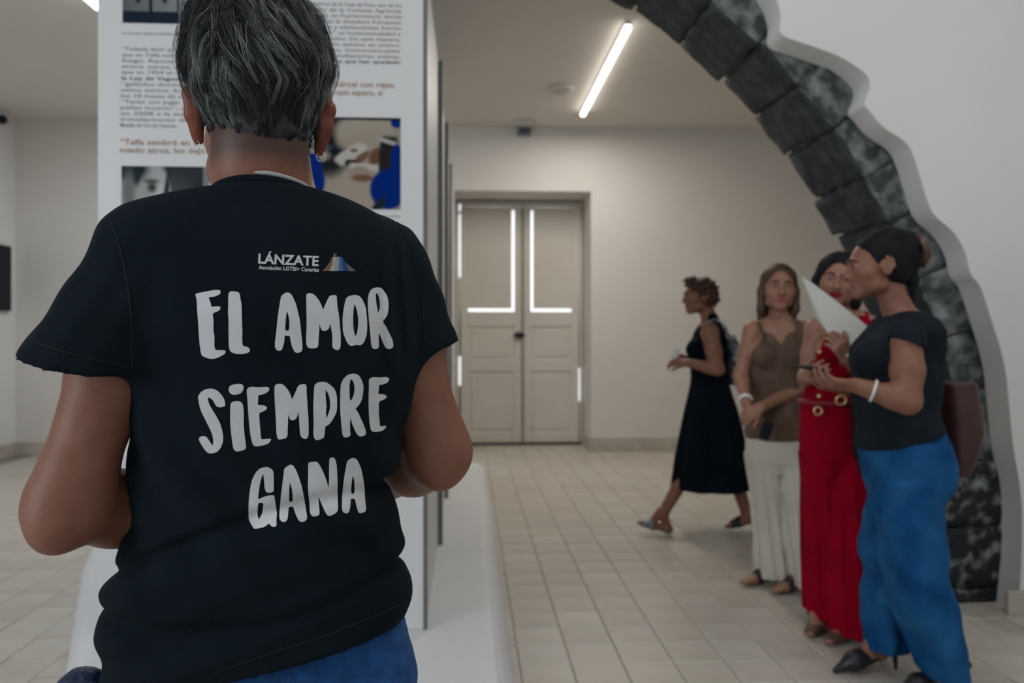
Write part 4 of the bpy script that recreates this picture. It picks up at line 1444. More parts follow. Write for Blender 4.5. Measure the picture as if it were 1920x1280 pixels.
# ------------------------------------------------------------------ the print on the back of the shirt
LET = [
 # (origin x, origin y, scale, outer, holes)
 (360, 530, 8.535, [(57,190),(75,170),(160,155),(320,122),(410,115),(450,120),(460,145),(455,175),(420,200),(350,225),(265,232),(305,330),(310,385),(430,375),(460,390),(455,425),(420,455),(332,490),(347,600),(345,690),(348,800),(363,850),(360,1000),(365,1040),(382,1075),(530,1080),(540,1100),(535,1130),(480,1165),(400,1205),(320,1220),(240,1205),(160,1165),(145,1120),(120,950),(100,600),(85,450),(80,300),(75,250)], []),
 (360, 530, 8.535, [(582,180),(605,145),(640,135),(730,145),(765,170),(775,250),(795,350),(797,500),(803,700),(808,800),(803,900),(811,1008),(905,1032),(930,1075),(920,1105),(870,1130),(770,1143),(690,1135),(620,1105),(595,1050),(588,950),(585,750),(587,600),(578,480),(582,330)], []),
 (360, 530, 8.535, [(1425,215),(1470,175),(1510,153),(1560,160),(1600,200),(1635,270),(1667,350),(1692,450),(1722,580),(1737,680),(1747,800),(1757,890),(1767,970),(1767,1080),(1732,1112),(1682,1122),(1640,1105),(1600,1020),(1575,920),(1568,850),(1530,850),(1483,840),(1480,900),(1475,960),(1455,1020),(1440,1070),(1400,1090),(1355,1080),(1325,1020),(1330,930),(1350,780),(1365,600),(1390,420),(1405,330)], [[(1520,450),(1545,530),(1560,630),(1555,765),(1490,765),(1495,650),(1505,540)]]),
 (550, 530, 8.535, [(205,185),(240,168),(300,170),(360,215),(410,280),(450,360),(475,435),(500,370),(540,280),(570,220),(610,200),(685,198),(695,240),(700,360),(725,500),(740,620),(745,700),(755,800),(758,900),(752,1030),(735,1065),(700,1080),(650,1060),(620,1020),(625,880),(612,770),(595,690),(588,635),(580,690),(565,740),(510,772),(455,765),(430,700),(410,652),(418,720),(405,860),(400,1000),(385,1035),(330,1050),(250,1048),(215,1010),(203,930),(210,760),(213,600),(208,450),(207,300)], []),
 (550, 530, 8.535, [(840,250),(880,215),(960,195),(1030,200),(1080,235),(1120,300),(1160,400),(1170,500),(1183,640),(1180,760),(1170,850),(1130,950),(1080,1000),(990,995),(930,1012),(880,990),(840,920),(790,790),(785,600),(795,470),(820,330)], [[(972,325),(1010,430),(1030,540),(1035,640),(1025,760),(992,865),(965,770),(952,640),(955,480)]]),
 (550, 530, 8.535, [(1190,250),(1205,165),(1240,105),(1310,75),(1380,73),(1430,100),(1480,180),(1510,260),(1520,350),(1510,500),(1475,570),(1430,620),(1480,690),(1530,800),(1575,900),(1592,970),(1590,1035),(1530,1063),(1480,1045),(1430,960),(1385,850),(1362,795),(1358,900),(1362,1030),(1340,1055),(1290,1062),(1255,1040),(1238,950),(1228,800),(1210,620),(1190,400)], [[(1325,155),(1365,220),(1382,310),(1382,400),(1350,495),(1335,400),(1318,300),(1312,200)]]),
 (360, 700, 8.535, [(535,500),(525,525),(455,542),(400,530),(370,490),(345,440),(310,400),(258,378),(262,440),(285,510),(330,580),(390,680),(440,770),(480,890),(500,1000),(495,1100),(460,1190),(410,1250),(330,1275),(260,1270),(210,1220),(150,1130),(110,1050),(130,1010),(190,995),(240,1015),(275,1070),(335,1160),(345,1080),(330,990),(300,910),(250,810),(200,710),(150,610),(120,510),(100,400),(105,350),(150,290),(220,250),(310,238),(390,260),(450,310),(510,390),(525,440)], []),
 (360, 700, 8.535, [(585,245),(600,205),(640,180),(740,163),(800,170),(830,205),(820,265),(780,320),(700,340),(640,335),(600,305)], []),
 (360, 700, 8.535, [(615,485),(650,450),(730,438),(790,455),(820,510),(830,640),(828,800),(835,900),(845,1020),(865,1150),(862,1205),(800,1235),(720,1250),(670,1225),(650,1150),(625,950),(612,800),(612,650)], []),
 (360, 700, 8.535, [(875,250),(920,215),(980,212),(1060,220),(1215,210),(1243,245),(1220,290),(1150,330),(1060,345),(1060,420),(1050,505),(1150,505),(1205,540),(1190,580),(1130,610),(1075,630),(1080,740),(1090,850),(1100,960),(1112,1055),(1180,1045),(1255,1038),(1270,1060),(1230,1115),(1150,1145),(1040,1165),(985,1155),(960,1100),(935,980),(915,800),(900,620),(890,450),(880,350)], []),
 (360, 700, 8.535, [(1325,185),(1370,163),(1430,163),(1490,200),(1550,280),(1580,345),(1600,415),(1625,360),(1660,290),(1692,205),(1732,175),(1832,165),(1834,315),(1847,475),(1852,595),(1862,705),(1867,865),(1862,1005),(1837,1040),(1802,1050),(1752,1025),(1727,975),(1717,815),(1712,695),(1700,610),(1682,695),(1652,735),(1600,752),(1570,735),(1550,680),(1540,648),(1537,760),(1530,900),(1528,1000),(1500,1035),(1400,1058),(1370,1040),(1352,960),(1345,800),(1335,600),(1325,450),(1317,280)], []),
 (550, 690, 8.535, [(335,280),(370,235),(450,215),(520,220),(590,265),(660,330),(690,420),(700,500),(697,650),(680,730),(630,820),(580,890),(545,915),(510,930),(500,1040),(490,1110),(430,1140),(370,1153),(335,1130),(315,1050),(325,900),(320,750),(318,600),(325,450),(330,350)], [[(515,340),(560,410),(580,480),(588,560),(585,650),(560,730),(525,808),(522,700),(530,600),(520,500),(515,420)]]),
 (550, 690, 8.535, [(755,280),(775,210),(820,145),(880,100),(960,83),(1030,100),(1080,160),(1110,240),(1120,320),(1105,450),(1080,540),(1030,610),(990,650),(1030,700),(1070,790),(1120,900),(1150,980),(1158,1050),(1130,1080),(1070,1095),(1020,1065),(980,990),(940,900),(910,780),(905,900),(905,1000),(915,1065),(890,1095),(830,1107),(795,1090),(775,1000),(762,850),(745,640),(748,450)], [[(925,168),(960,220),(978,310),(970,400),(945,480),(903,530),(898,400),(893,290),(905,210)]]),
 (550, 690, 8.535, [(1205,180),(1240,148),(1300,142),(1380,148),(1500,138),(1535,175),(1510,220),(1450,255),(1365,268),(1365,330),(1352,415),(1420,412),(1480,430),(1490,465),(1450,500),(1365,530),(1365,620),(1362,720),(1375,850),(1382,930),(1430,925),(1487,915),(1465,965),(1410,1005),(1320,1020),(1255,1015),(1230,970),(1212,860),(1200,650),(1200,450),(1207,300)], []),
 (450, 850, 7.68, [(480,250),(485,350),(485,450),(487,540),(450,562),(400,565),(365,540),(350,470),(345,380),(332,290),(310,340),(285,440),(270,550),(262,660),(330,625),(420,600),(490,598),(500,650),(515,750),(535,870),(525,945),(530,1045),(480,1058),(440,1035),(425,1005),(350,1060),(300,1070),(210,1088),(180,1050),(130,960),(122,850),(130,650),(150,480),(175,370),(225,270),(290,210),(380,190),(440,210)], [[(262,705),(340,710),(330,780),(320,860),(275,960),(250,860)]]),
 (450, 850, 7.68, [(635,220),(680,180),(730,152),(770,170),(810,235),(850,340),(885,450),(910,560),(920,640),(945,780),(968,940),(930,980),(880,990),(840,965),(800,880),(765,765),(700,768),(695,850),(685,950),(650,990),(600,985),(568,940),(568,870),(575,740),(590,580),(615,400),(630,290)], [[(720,410),(745,500),(755,600),(755,690),(703,690),(705,580),(710,480)]]),
 (450, 850, 7.68, [(978,150),(1000,122),(1110,115),(1150,175),(1190,250),(1230,350),(1260,440),(1272,490),(1280,400),(1278,230),(1282,75),(1310,55),(1350,58),(1370,85),(1390,170),(1395,300),(1403,450),(1400,560),(1410,750),(1405,830),(1360,870),(1290,900),(1250,885),(1215,820),(1170,720),(1130,605),(1135,720),(1145,850),(1140,885),(1080,910),(1030,900),(1005,850),(1000,720),(985,600),(978,450),(983,280)], []),
 (450, 850, 7.68, [(1535,115),(1570,80),(1620,57),(1670,70),(1700,115),(1740,210),(1765,330),(1785,450),(1790,560),(1800,700),(1812,820),(1780,850),(1720,862),(1695,840),(1670,750),(1650,655),(1590,655),(1588,740),(1575,820),(1550,862),(1500,858),(1470,825),(1465,740),(1468,600),(1485,420),(1505,280),(1525,180)], [[(1617,310),(1640,390),(1645,460),(1642,580),(1597,580),(1595,500),(1605,400)]]),
]


def fill2d(loops):
    cu = bpy.data.curves.new('fill', 'CURVE'); cu.dimensions = '2D'; cu.fill_mode = 'BOTH'
    for lp in loops:
        sp = cu.splines.new('POLY'); sp.points.add(len(lp) - 1); sp.use_cyclic_u = True
        for q, (x, y) in zip(sp.points, lp): q.co = (x, -y, 0, 1)
    ob = bpy.data.objects.new('fill', cu); COL.objects.link(ob)
    dg = bpy.context.evaluated_depsgraph_get()
    me = bpy.data.meshes.new_from_object(ob.evaluated_get(dg))
    bpy.data.objects.remove(ob); bpy.data.curves.remove(cu)
    return me


def closed_smooth(P):
    Q = []
    for i in range(len(P)):
        a, b = P[i], P[(i + 1) % len(P)]
        Q += [(a[0] * .8 + b[0] * .2, a[1] * .8 + b[1] * .2), (a[0] * .2 + b[0] * .8, a[1] * .2 + b[1] * .8)]
    return Q


def wrap_print(name, me, mt, parent, step=7.0, lift=.0008):
    """a flat fill in photo pixels laid onto the cloth of the shirt"""
    bm = bmesh.new(); bm.from_mesh(me); bpy.data.meshes.remove(me)
    bmesh.ops.triangulate(bm, faces=bm.faces)
    for _ in range(6):
        es = [e for e in bm.edges if e.calc_length() > step]
        if not es: break
        bmesh.ops.subdivide_edges(bm, edges=es, cuts=1)
        bmesh.ops.triangulate(bm, faces=bm.faces)
    for v in bm.verts:
        w = on_shirt(v.co.x, -v.co.y, lift)
        if w is not None: v.co = Vector(w)
    return bm_obj(name, bm, mt, parent, True)


for (ox, oy, sc_, outer, holes) in LET:
    lp = [[(ox + x / sc_, oy + y / sc_) for x, y in closed_smooth(l)] for l in [outer] + holes]
    wrap_print('letter', fill2d(lp), M['print'], shirt)


def shirt_text(s, x0, y0, x1, y1, size, bold, name):
    """one line of lettering from (x0,y0) to (x1,y1) along its baseline, photo pixels"""
    V, Fc = text_mesh(s, bold)
    w = V[:, 0].max() - V[:, 0].min()
    L = math.hypot(x1 - x0, y1 - y0); dx, dy = (x1 - x0) / L, (y1 - y0) / L
    X = (V[:, 0] - V[:, 0].min()) / w * L; Y = V[:, 1] * size
    me = bpy.data.meshes.new('t')
    me.from_pydata([(x0 + a * dx + b * dy, -(y0 + a * dy - b * dx), 0) for a, b in zip(X, Y)], [], Fc)
    wrap_print(name, me, M['print'], shirt, 6)


shirt_text("LÁNZATE", 484, 493.5, 597, 498.5, 25.5, .028, 'small_lettering')
shirt_text("Asociación LGTBI+ Canarias", 485, 504.5, 598, 509.5, 10.2, .024, 'small_lettering')
vo = lambda x, y: (470 + x / 9.143, 465 + y / 9.143)
for i, (poly, c_) in enumerate((
        ([(1395,150),(1412,150),(1410,215),(1395,290),(1345,395),(1220,395),(1290,330),(1350,250)], (.20, .085, .065)),
        ([(1412,150),(1470,152),(1450,220),(1440,300),(1440,395),(1345,395),(1395,290),(1410,215)], (.42, .37, .30)),
        ([(1470,152),(1518,152),(1512,260),(1505,395),(1440,395),(1440,300),(1450,220)], (.25, .30, .33)),
        ([(1518,152),(1560,152),(1565,260),(1590,395),(1505,395),(1512,260)], (.035, .12, .24)),
        ([(1560,152),(1580,180),(1620,250),(1690,400),(1590,395),(1565,260)], (.006, .030, .16)),
        ([(1620,250),(1700,310),(1800,397),(1690,400)], (.12, .12, .09)))):
    wrap_print('volcano_stripe', fill2d([[vo(x, y) for x, y in poly]]), mat('stripe_ink_%d' % i, c_, .7), shirt, 4)
for (x, y, r_) in ((1430, 95, 12), (1462, 112, 13), (1432, 130, 16)):
    wrap_print('volcano_dot', fill2d([[vo(x + r_ * math.cos(t), y + r_ * math.sin(t)) for t in np.linspace(0, 6.1, 10)]]), mat('dot_ink', (.30, .16, .12), .7), shirt, 4)

# blue pouch at the hip
c = C(161, 1300, 1.06)
pw = to_world(c)
pouch = empty('hip_pouch', (pw[0], pw[1], pw[2] - .06), 'dark blue creased leather pouch hanging at the left hip of the man in front', 'pouch')
F = Field(c - .10, c + .10, .004)
F.ell(c, (.034, .026, .033), None, 0); F.ell(c + np.array([.006, .0, -.030]), (.037, .030, .045), None, .02)
F.ell(c + np.array([-.018, -.005, .010]), (.018, .016, .016), None, .015)
F.wave(lambda X, Y, Z: .0025 * swav(X, Y, Z, (90, 90, 140), 9))
F.obj('bag_body', M['leather_blue'], pouch)
tube('strap', to_world(np.array([c + np.array([.02, 0, .022]), c + np.array([.032, 0, .026]), C(226, 1272, 1.09)])), .006, M['leather_blue'], pouch)

# ================================================================== THE FOUR WOMEN BY THE ARCH
SK_W = (.30, .155, .105)


def arm(F, sh, el, wr, r=(.050, .043, .036, .038, .024), k=.02):
    F.chain([sh, sh + (el - sh) * .5, el], [r[0], r[1], r[2]], k)
    F.chain([el, el + (wr - el) * .28, wr], [r[2], r[3], r[4]], k)


def hair_shell(F, hd, grow, back=.0, front=.030, low=-.05, k=.02):
    """hair close to the skull, open at the face"""
    F.ell(hd.p(0, -.016, .038), np.array((.078 + grow, .093 + grow, .080 + grow)) * hd.k, hd.R, 0)
    F.ell(hd.p(0, -.045, -.01), np.array((.070 + grow, .060 + grow + back, .075)) * hd.k, hd.R, k)


def face_open(F, hd, y0=.045, z0=.075, slope=.5, half=.060):
    """clear an oval for the face"""
    sl, X, Y, Z = F.win(F.lo, F.lo + F.h * F.n)
    L = [(X - hd.c[0]) * a[0] + (Y - hd.c[1]) * a[1] + (Z - hd.c[2]) * a[2] for a in (hd.s, hd.f, hd.u)]
    x, y, z = [l / hd.k for l in L]
    d = np.maximum((np.sqrt((x / half) ** 2 + ((z + .02) / (z0 + .02)) ** 2) - 1) * half, y0 - y - slope * .0)
    F.F = np.maximum(F.F, -d * hd.k * .8).astype(np.float32)


def strand_wave(hd, amp, n, m=0.0):
    def fn(X, Y, Z):
        x = (X - hd.c[0]) * hd.s[0] + (Y - hd.c[1]) * hd.s[1] + (Z - hd.c[2]) * hd.s[2]
        y = (X - hd.c[0]) * hd.f[0] + (Y - hd.c[1]) * hd.f[1] + (Z - hd.c[2]) * hd.f[2]
        return amp * np.sin(np.arctan2(y, x) * n + m * Z * 60)
    return fn


def shoe_from(F0, name, mt, parent, ankle, heel, toe, sc, top=.05, sole=.0, grow=1.14, box_=None, open_front=None, strap=None):
    """a shoe as a slightly larger foot, cut where it is open"""
    A = np.array([ankle, heel, toe]); lo, hi = A.min(0) - .07, A.max(0) + .07
    lo[2] = -.005
    G = Field(lo, hi, .0045)
    foot(G, ankle, heel, toe, sc * grow)
    d = unit(np.array(toe) - np.array(heel)); zt = heel[2] + top
    sl, X, Y, Z = G.win(lo, hi)
    t = (X - heel[0]) * d[0] + (Y - heel[1]) * d[1]
    L = float(np.linalg.norm((np.array(toe) - np.array(heel))[:2]))
    q = t / L
    slope = np.clip(q, 0, 1) * (toe[2] - heel[2])
    keep = Z - (heel[2] + sole) - slope                                  # sole everywhere
    if strap:
        for (a, b) in strap:
            band = np.maximum(np.maximum((a - q) * L, (q - b) * L), Z - zt - slope)
            keep = np.minimum(keep, band)
    else:
        inside = np.sqrt(((q - .36) / .30) ** 2 + 0 * Z) - 1
        keep = np.minimum(keep, np.maximum(Z - zt - slope, -inside * .08))
    G.F = np.maximum(G.F, keep).astype(np.float32)
    G.F = np.maximum(G.F, .001 - Z).astype(np.float32)
    return G.obj(name, mt, parent)


def lohi(*pts, m=.12):
    A = np.array(pts); lo, hi = A.min(0) - m, A.max(0) + m
    lo[2] = max(lo[2], 0.0)
    return lo, hi


# ------------------------------------------------------------------ 1: walking away to the left, black dress
d0 = 5.2
w1 = person_root(C(1330, 1000, d0), 'woman with short auburn hair walking left in a sleeveless black midi dress')
h1 = Head(C(1312, 556, d0), (-1, -.10, -.03), (-.08, 0, 1), 1.0)
F = Field((.70, 4.75, 0.0), (1.75, 5.65, 1.72), .0052)
bod = [row(*r) for r in ((606, 1314, 1346, d0, .11), (622, 1305, 1355, d0, .165), (650, 1297, 1360, d0, .160), (690, 1297, 1359, d0, .140), (720, 1299, 1362, d0, .130), (765, 1294, 1372, d0, .165))]
F.loft([(z, x, y, a * .93, b * .93) for z, x, y, a, b in bod], 0, 0, 2.2)
F.chain([h1.p(0, -.028, -.05), C(1331, 600, d0), C(1333, 622, d0)], [.050, .049, .065], .02)
shn, shf = C(1330, 624, d0 - .165), C(1334, 624, d0 + .165)
F.cap(C(1333, 612, d0), shn, .05, .048, .03); F.cap(C(1333, 612, d0), shf, .05, .048, .03)
eln, wrn = C(1346, 692, d0 - .20), C(1290, 680, d0 - .14)
elf, wrf = C(1342, 690, d0 + .20), C(1288, 674, d0 + .08)
for sh, el, wr, sd in ((shn, eln, wrn, 1), (shf, elf, wrf, -1)):
    arm(F, sh, el, wr, (.054, .050, .041, .040, .027))
    dd = unit(wr - el + np.array([-.05, 0, 0]))
    hand(F, wr, dd, (0, .6 * sd, -.6), sd, .95, (25, 40, 25))
h1.build(F)
hipc = C(1335, 770, d0)
ka, kb = C(1298, 868, d0 - .03), C(1370, 872, d0 + .05)
aa, ab = C(1243, 962, d0 - .06), C(1402, 968, d0 + .05)
F.chain([hipc + np.array([-.02, -.05, 0]), ka, ka + (aa - ka) * .3, aa], [.07, .045, .048, .034], .02)
F.chain([hipc + np.array([.02, .05, 0]), kb, kb + (ab - kb) * .3, ab], [.07, .045, .048, .034], .02)
hl1 = np.array([aa[0] + .035, aa[1], .012]); tl1 = np.array([hl1[0] - .205, aa[1] - .02, .070])
hl2 = np.array([ab[0] + .045, ab[1], .055]); tl2 = np.array([ab[0] - .155, ab[1] - .01, .010])
foot(F, aa, hl1, tl1, .95); foot(F, ab, hl2, tl2, .95)
b1 = F.obj('body', M['skin'], w1)
skin_tint(b1, F, (.27, .125, .080), h1, (.30, .09, .07))
h1.extras(w1)
shoe_from(F, 'sandal', M['sandal_teal'], w1, aa, hl1, tl1, .95, .085, .014, 1.16, strap=[(.52, .80)])
shoe_from(F, 'sandal', M['black_leather'], w1, ab, hl2, tl2, .95, .085, .014, 1.16, strap=[(.50, .78), (.0, .14)])
# dress
F = Field((.95, 4.70, .25), (1.80, 5.70, 1.55), .0062)
F.loft([(z, x, y, a + .006, b * .98) for z, x, y, a, b in bod], 0, 0, 2.2)
F.cap(C(1337, 596, d0 - .07), C(1343, 640, d0 - .09), .034, .07, .02); F.cap(C(1337, 596, d0 + .07), C(1343, 640, d0 + .09), .034, .07, .02)
F.loft([row(*r) for r in ((712, 1298, 1363, d0, .130), (740, 1291, 1371, d0, .155), (765, 1285, 1379, d0, .175), (800, 1279, 1387, d0, .20), (850, 1271, 1395, d0, .22), (913, 1262, 1405, d0, .24))], .02, 0, 2.1,
       fold=lambda X, Y, Z, an: np.clip((1.0 - Z) / .5, 0, 1) * (.011 * np.sin(an * 7 + 1) + .006 * np.sin(an * 13) - .008))
F.ell(C(1302, 655, d0 - .06), (.055, .06, .06), None, .03); F.ell(C(1302, 655, d0 + .06), (.055, .06, .06), None, .03)
# arm holes
F.ell(C(1324, 622, d0 - .20), (.052, .075, .075), None, .008, True); F.ell(C(1324, 622, d0 + .20), (.052, .075, .075), None, .008, True)
F.ell(C(1308, 596, d0), (.055, .10, .06), None, .01, True)
F.obj('dress', M['black_dress'], w1)
# hair: short, ruffled
F = Field(h1.c - .17, h1.c + np.array([.17, .17, .16]), .0045)
hair_shell(F, h1, .012, .012)
F.ell(h1.p(0, .055, .100), (.055, .050, .032), h1.R, .02)
F.ell(h1.p(0, -.070, .020), (.070, .045, .070), h1.R, .02)
face_open(F, h1, .035, .062, 0, .075)
for q in (-1, 1): F.ell(h1.p(q * .08, .03, -.055), (.03, .06, .055), h1.R, .01, True)
F.cut(h1.p(0, 0, -.082), -h1.u)
F.wave(lambda X, Y, Z: .009 * swav(X, Y, Z, (150, 150, 150), 4, 5))
F.obj('hair', M['hair_red'], w1)
# light backpack behind her
bp = C(1377, 672, d0)
bw = to_world(bp)
bag1 = empty('backpack', (bw[0], bw[1], bw[2] - .15), 'small grey and white patterned backpack on the back of the walking woman', 'backpack')
F = Field(bp - .25, bp + .25, .006)
F.loft([row(*r) for r in ((628, 1366, 1374, d0, .06), (650, 1365, 1384, d0, .11), (690, 1366, 1391, d0, .135), (712, 1368, 1390, d0, .13), (722, 1370, 1384, d0, .11))], 0, 0, 2.6)
F.wave(lambda X, Y, Z: .004 * swav(X, Y, Z, (60, 60, 60), 8))
F.obj('bag_body', M['bag_grey'], bag1)
for q in (-1, 1):
    tube('strap', to_world(np.array([C(1371, 640, d0 + .07 * q), C(1358, 610, d0 + .10 * q), C(1341, 598, d0 + .11 * q), C(1324, 606, d0 + .115 * q)])), .008, M['bag_grey'], bag1)
cup = C(1266, 664, d0 - .13)
cw = to_world(cup)
g1 = empty('plastic_cup', (cw[0], cw[1], cw[2] - .03), 'tiny pale cup held in the hand of the walking woman', 'cup')
tube('cup_wall', to_world(np.array([cup + np.array([0, 0, -.03]), cup, cup + np.array([0, 0, .034])])), [.016, .019, .022], M['clear'], g1, 14)

# ------------------------------------------------------------------ 2: brown vest and cream trousers
d0 = 4.05
w2 = person_root(C(1455, 1100, d0), 'woman with long straight brown hair in a brown vest and cream trousers, hands clasped')
h2 = Head(C(1460, 540, d0), (-.18, -1, -.02), (.02, 0, 1), 1.03)
F = Field((1.0, 3.55, 0.0), (1.70, 4.35, 1.70), .0048)
t2 = [row(*r) for r in ((600, 1436, 1490, d0 + .01, .060), (612, 1416, 1508, d0, .075), (640, 1409, 1508, d0, .100), (665, 1405, 1505, d0, .108), (700, 1403, 1502, d0, .100), (740, 1404, 1501, d0, .100), (780, 1400, 1505, d0, .112), (830, 1400, 1512, d0, .118), (870, 1412, 1508, d0, .112))]
zc_ = C(0, 800, d0)[2]
F.loft([(z, x, y, a * (.92 if z > zc_ else .78), b * (.92 if z > zc_ else .74)) for z, x, y, a, b in t2], 0, 0, 2.2)
F.chain([h2.p(0, -.03, -.05), C(1461, 596, d0 + .02), C(1461, 615, d0 + .02)], [.047, .047, .06], .025)
sl2, sr2 = C(1411, 620, d0), C(1512, 620, d0 + .03)
F.cap(C(1455, 606, d0 + .02), sl2, .040, .043, .03); F.cap(C(1468, 606, d0 + .02), sr2, .040, .043, .03)
el2, wl2 = C(1389, 702, d0 - .02), C(1398, 752, d0 - .17)
er2, wr2 = C(1510, 722, d0 + .0), C(1428, 762, d0 - .20)
arm(F, sl2, el2, wl2, (.047, .040, .034, .035, .024)); arm(F, sr2, er2, wr2, (.047, .040, .034, .035, .024))
hand(F, wl2, (.22, -.15, -1), (1, .2, .1), -1, .93, (25, 40, 25))
hand(F, wr2, (-.85, -.15, -.45), (.1, .7, -.5), 1, .93, (30, 45, 30))
for q in (-1, 1):
    F.ell(C(1457 + q * 24, 662, d0 - .075), (.055, .045, .055), None, .03)
h2.build(F)
la, ra = C(1440, 1058, d0 + .06), C(1497, 1070, d0 - .06)
F.chain([C(1436, 850, d0), C(1441, 960, d0 + .04), la], [.050, .044, .034], .02)
F.chain([C(1480, 850, d0), C(1494, 960, d0 - .04), ra], [.050, .044, .034], .02)
la[2] = ra[2] = .085
hL, tL = np.array([la[0] + .05, la[1] + .03, .012]), np.array([la[0] - .155, la[1] - .05, .010])
hR, tR = np.array([ra[0] + .05, ra[1] + .03, .012]), np.array([ra[0] - .150, ra[1] - .06, .010])
foot(F, la, hL, tL, .93); foot(F, ra, hR, tR, .93)
b2 = F.obj('body', M['skin'], w2)
skin_tint(b2, F, (.33, .170, .112), h2, (.33, .09, .085))
h2.extras(w2)
for a_, b_, c_ in ((la, hL, tL), (ra, hR, tR)):
    shoe_from(F, 'sandal', M['black_leather'], w2, a_, b_, c_, .93, .075, .013, 1.16, strap=[(.50, .62), (.02, .16)])
# vest with a heart-shaped neckline
F = Field((1.05, 3.75, .72), (1.65, 4.30, 1.42), .0048)
v2 = [(z, x, y, a * 1.0 + .005, b + .006) for z, x, y, a, b in t2 if z > C(0, 790, d0)[2]] + [row(822, 1401, 1510, d0, .125)]
F.loft(v2, 0, 0, 2.2, fold=lambda X, Y, Z, an: .0045 * np.sin(48 * Z + 14 * X) + .003 * np.sin(75 * X + 30 * Z))
for q in (-1, 1):
    F.ell(C(1457 + q * 24, 664, d0 - .082), (.058, .050, .060), None, .03)
F.cap(C(1425, 640, d0 - .10), C(1424, 610, d0 - .03), .020, None, .02); F.cap(C(1500, 640, d0 - .08), C(1502, 610, d0 - .01), .020, None, .02)
nk = C(1457, 632, d0)
sl, X, Y, Z = F.win(F.lo, F.lo + 9)
xx = (X - C(1459, 0, d0 - .06)[0])
edge_z = C(0, 622, d0)[2] - .050 * np.exp(-(xx / .030) ** 2) - .010 * np.clip(1 - np.abs(xx) / .09, 0, 1)
strapw = np.maximum(np.abs(np.abs(xx) - .100) - .020, 0)
keep = np.where(np.abs(np.abs(xx) - .100) < .022, -1.0, 1.0) * np.minimum(.004, 1)
F.F = np.maximum(F.F, np.where(keep < 0, Z - C(0, 598, d0)[2], Z - edge_z)).astype(np.float32)
for (sx, qd) in ((1404, 0), (1521, .03)): F.ell(C(sx, 632, d0 + qd), (.055, .13, .075), None, .006, True)
F.obj('vest', M['brown_vest'], w2)
F = Field((1.05, 3.65, .02), (1.75, 4.40, 1.0), .006)
lr = [row(*r) for r in ((850, 1399, 1462, d0, .118), (880, 1403, 1461, d0 + .02, .115), (927, 1410, 1466, d0 + .04, .105), (1004, 1415, 1474, d0 + .06, .11), (1078, 1417, 1481, d0 + .07, .115))]
rr2 = [row(*r) for r in ((850, 1450, 1514, d0, .118), (880, 1456, 1520, d0 - .02, .115), (927, 1464, 1526, d0 - .04, .105), (1004, 1473, 1532, d0 - .06, .11), (1096, 1485, 1538, d0 - .07, .115))]
F.loft([row(*r) for r in ((806, 1402, 1509, d0, .114), (830, 1399, 1513, d0, .122), (862, 1400, 1515, d0, .122), (884, 1410, 1511, d0, .095))], 0, 0, 2.2)
fd = lambda X, Y, Z, an: np.clip((.75 - Z) / .4, 0, 1) * (.006 * np.sin(an * 6) + .004 * np.sin(an * 11 + 8 * Z)) + .002 * np.sin(30 * Z + 20 * X)
F.loft(lr, .018, 0, 2.2, fold=fd); F.loft(rr2, .018, 0, 2.2, fold=fd)
F.obj('trousers', M['cream'], w2)
# long straight hair parted in the middle
F = Field(h2.c - np.array([.16, .18, .32]), h2.c + np.array([.16, .20, .17]), .0042)
hair_shell(F, h2, .006, .01)
for q in (-1, 1):
    F.chain([h2.p(q * .058, -.005, .05), h2.p(q * .078, -.010, -.02), h2.p(q * .080, -.008, -.10), h2.p(q * .074 + .012, -.012, -.185 if q < 0 else -.24)], [.034, .030, .028, .016], .02, flat=(h2.s, .72))
F.chain([h2.p(0, -.06, .0), h2.p(0, -.07, -.12), h2.p(0, -.07, -.26)], [.075, .072, .05], .03, flat=(h2.f, .55))
face_open(F, h2, .015, .082, 0, .058)
F.cap(h2.p(0, .06, .118), h2.p(0, -.02, .132), .004, .004, .004, True)
F.wave(strand_wave(h2, .0016, 40)); F.wave(lambda X, Y, Z: .0012 * np.sin(X * 420 + 8 * Z))
F.obj('hair', M['hair_brown'], w2)
wv = unit(wl2 - el2)
hoop(wl2 - wv * .012, .028, wv, .0095, M['white_strap'], w2, 'wrist_watch')
ph = C(1437, 806, d0 - .22)
pw = to_world(ph)
pm = empty('phone', (pw[0], pw[1], pw[2] - .04), 'small black phone hanging from the clasped hands of the woman in the brown vest', 'phone')
bm = bmesh.new(); bm_box(bm, (-.026, -.005, -.045), (.026, .005, .04), .006)
bmesh.ops.rotate(bm, verts=bm.verts, cent=(0, 0, 0), matrix=Matrix.Rotation(math.radians(20), 3, 'Y')); bmesh.ops.translate(bm, verts=bm.verts, vec=pw)
bm_obj('phone_case', bm, M['black_gloss'], pm)

# ------------------------------------------------------------------ 3: red suit
d0 = 3.45
w3 = person_root(C(1560, 1180, d0), 'woman with a black bob in a sleeveless red suit with wide trousers')
h3 = Head(C(1571, 526, d0), (-.42, -1, -.05), (.16, .05, 1), 1.0)
F = Field((1.08, 2.95, 0.0), (1.75, 3.80, 1.68), .0048)
t3 = [row(*r) for r in ((592, 1560, 1612, d0 + .02, .065), (606, 1537, 1634, d0, .080), (630, 1528, 1638, d0, .105), (665, 1522, 1632, d0, .112), (700, 1522, 1622, d0, .100), (740, 1512, 1612, d0, .100), (775, 1504, 1612, d0, .115), (830, 1504, 1618, d0, .122), (880, 1510, 1612, d0, .115))]
zc_ = C(0, 760, d0)[2]
F.loft([(z, x, y, a * (.92 if z > zc_ else .78), b * (.92 if z > zc_ else .74)) for z, x, y, a, b in t3], 0, 0, 2.2)
F.chain([h3.p(0, -.03, -.05), C(1586, 585, d0 + .03), C(1586, 606, d0 + .02)], [.047, .048, .06], .025)
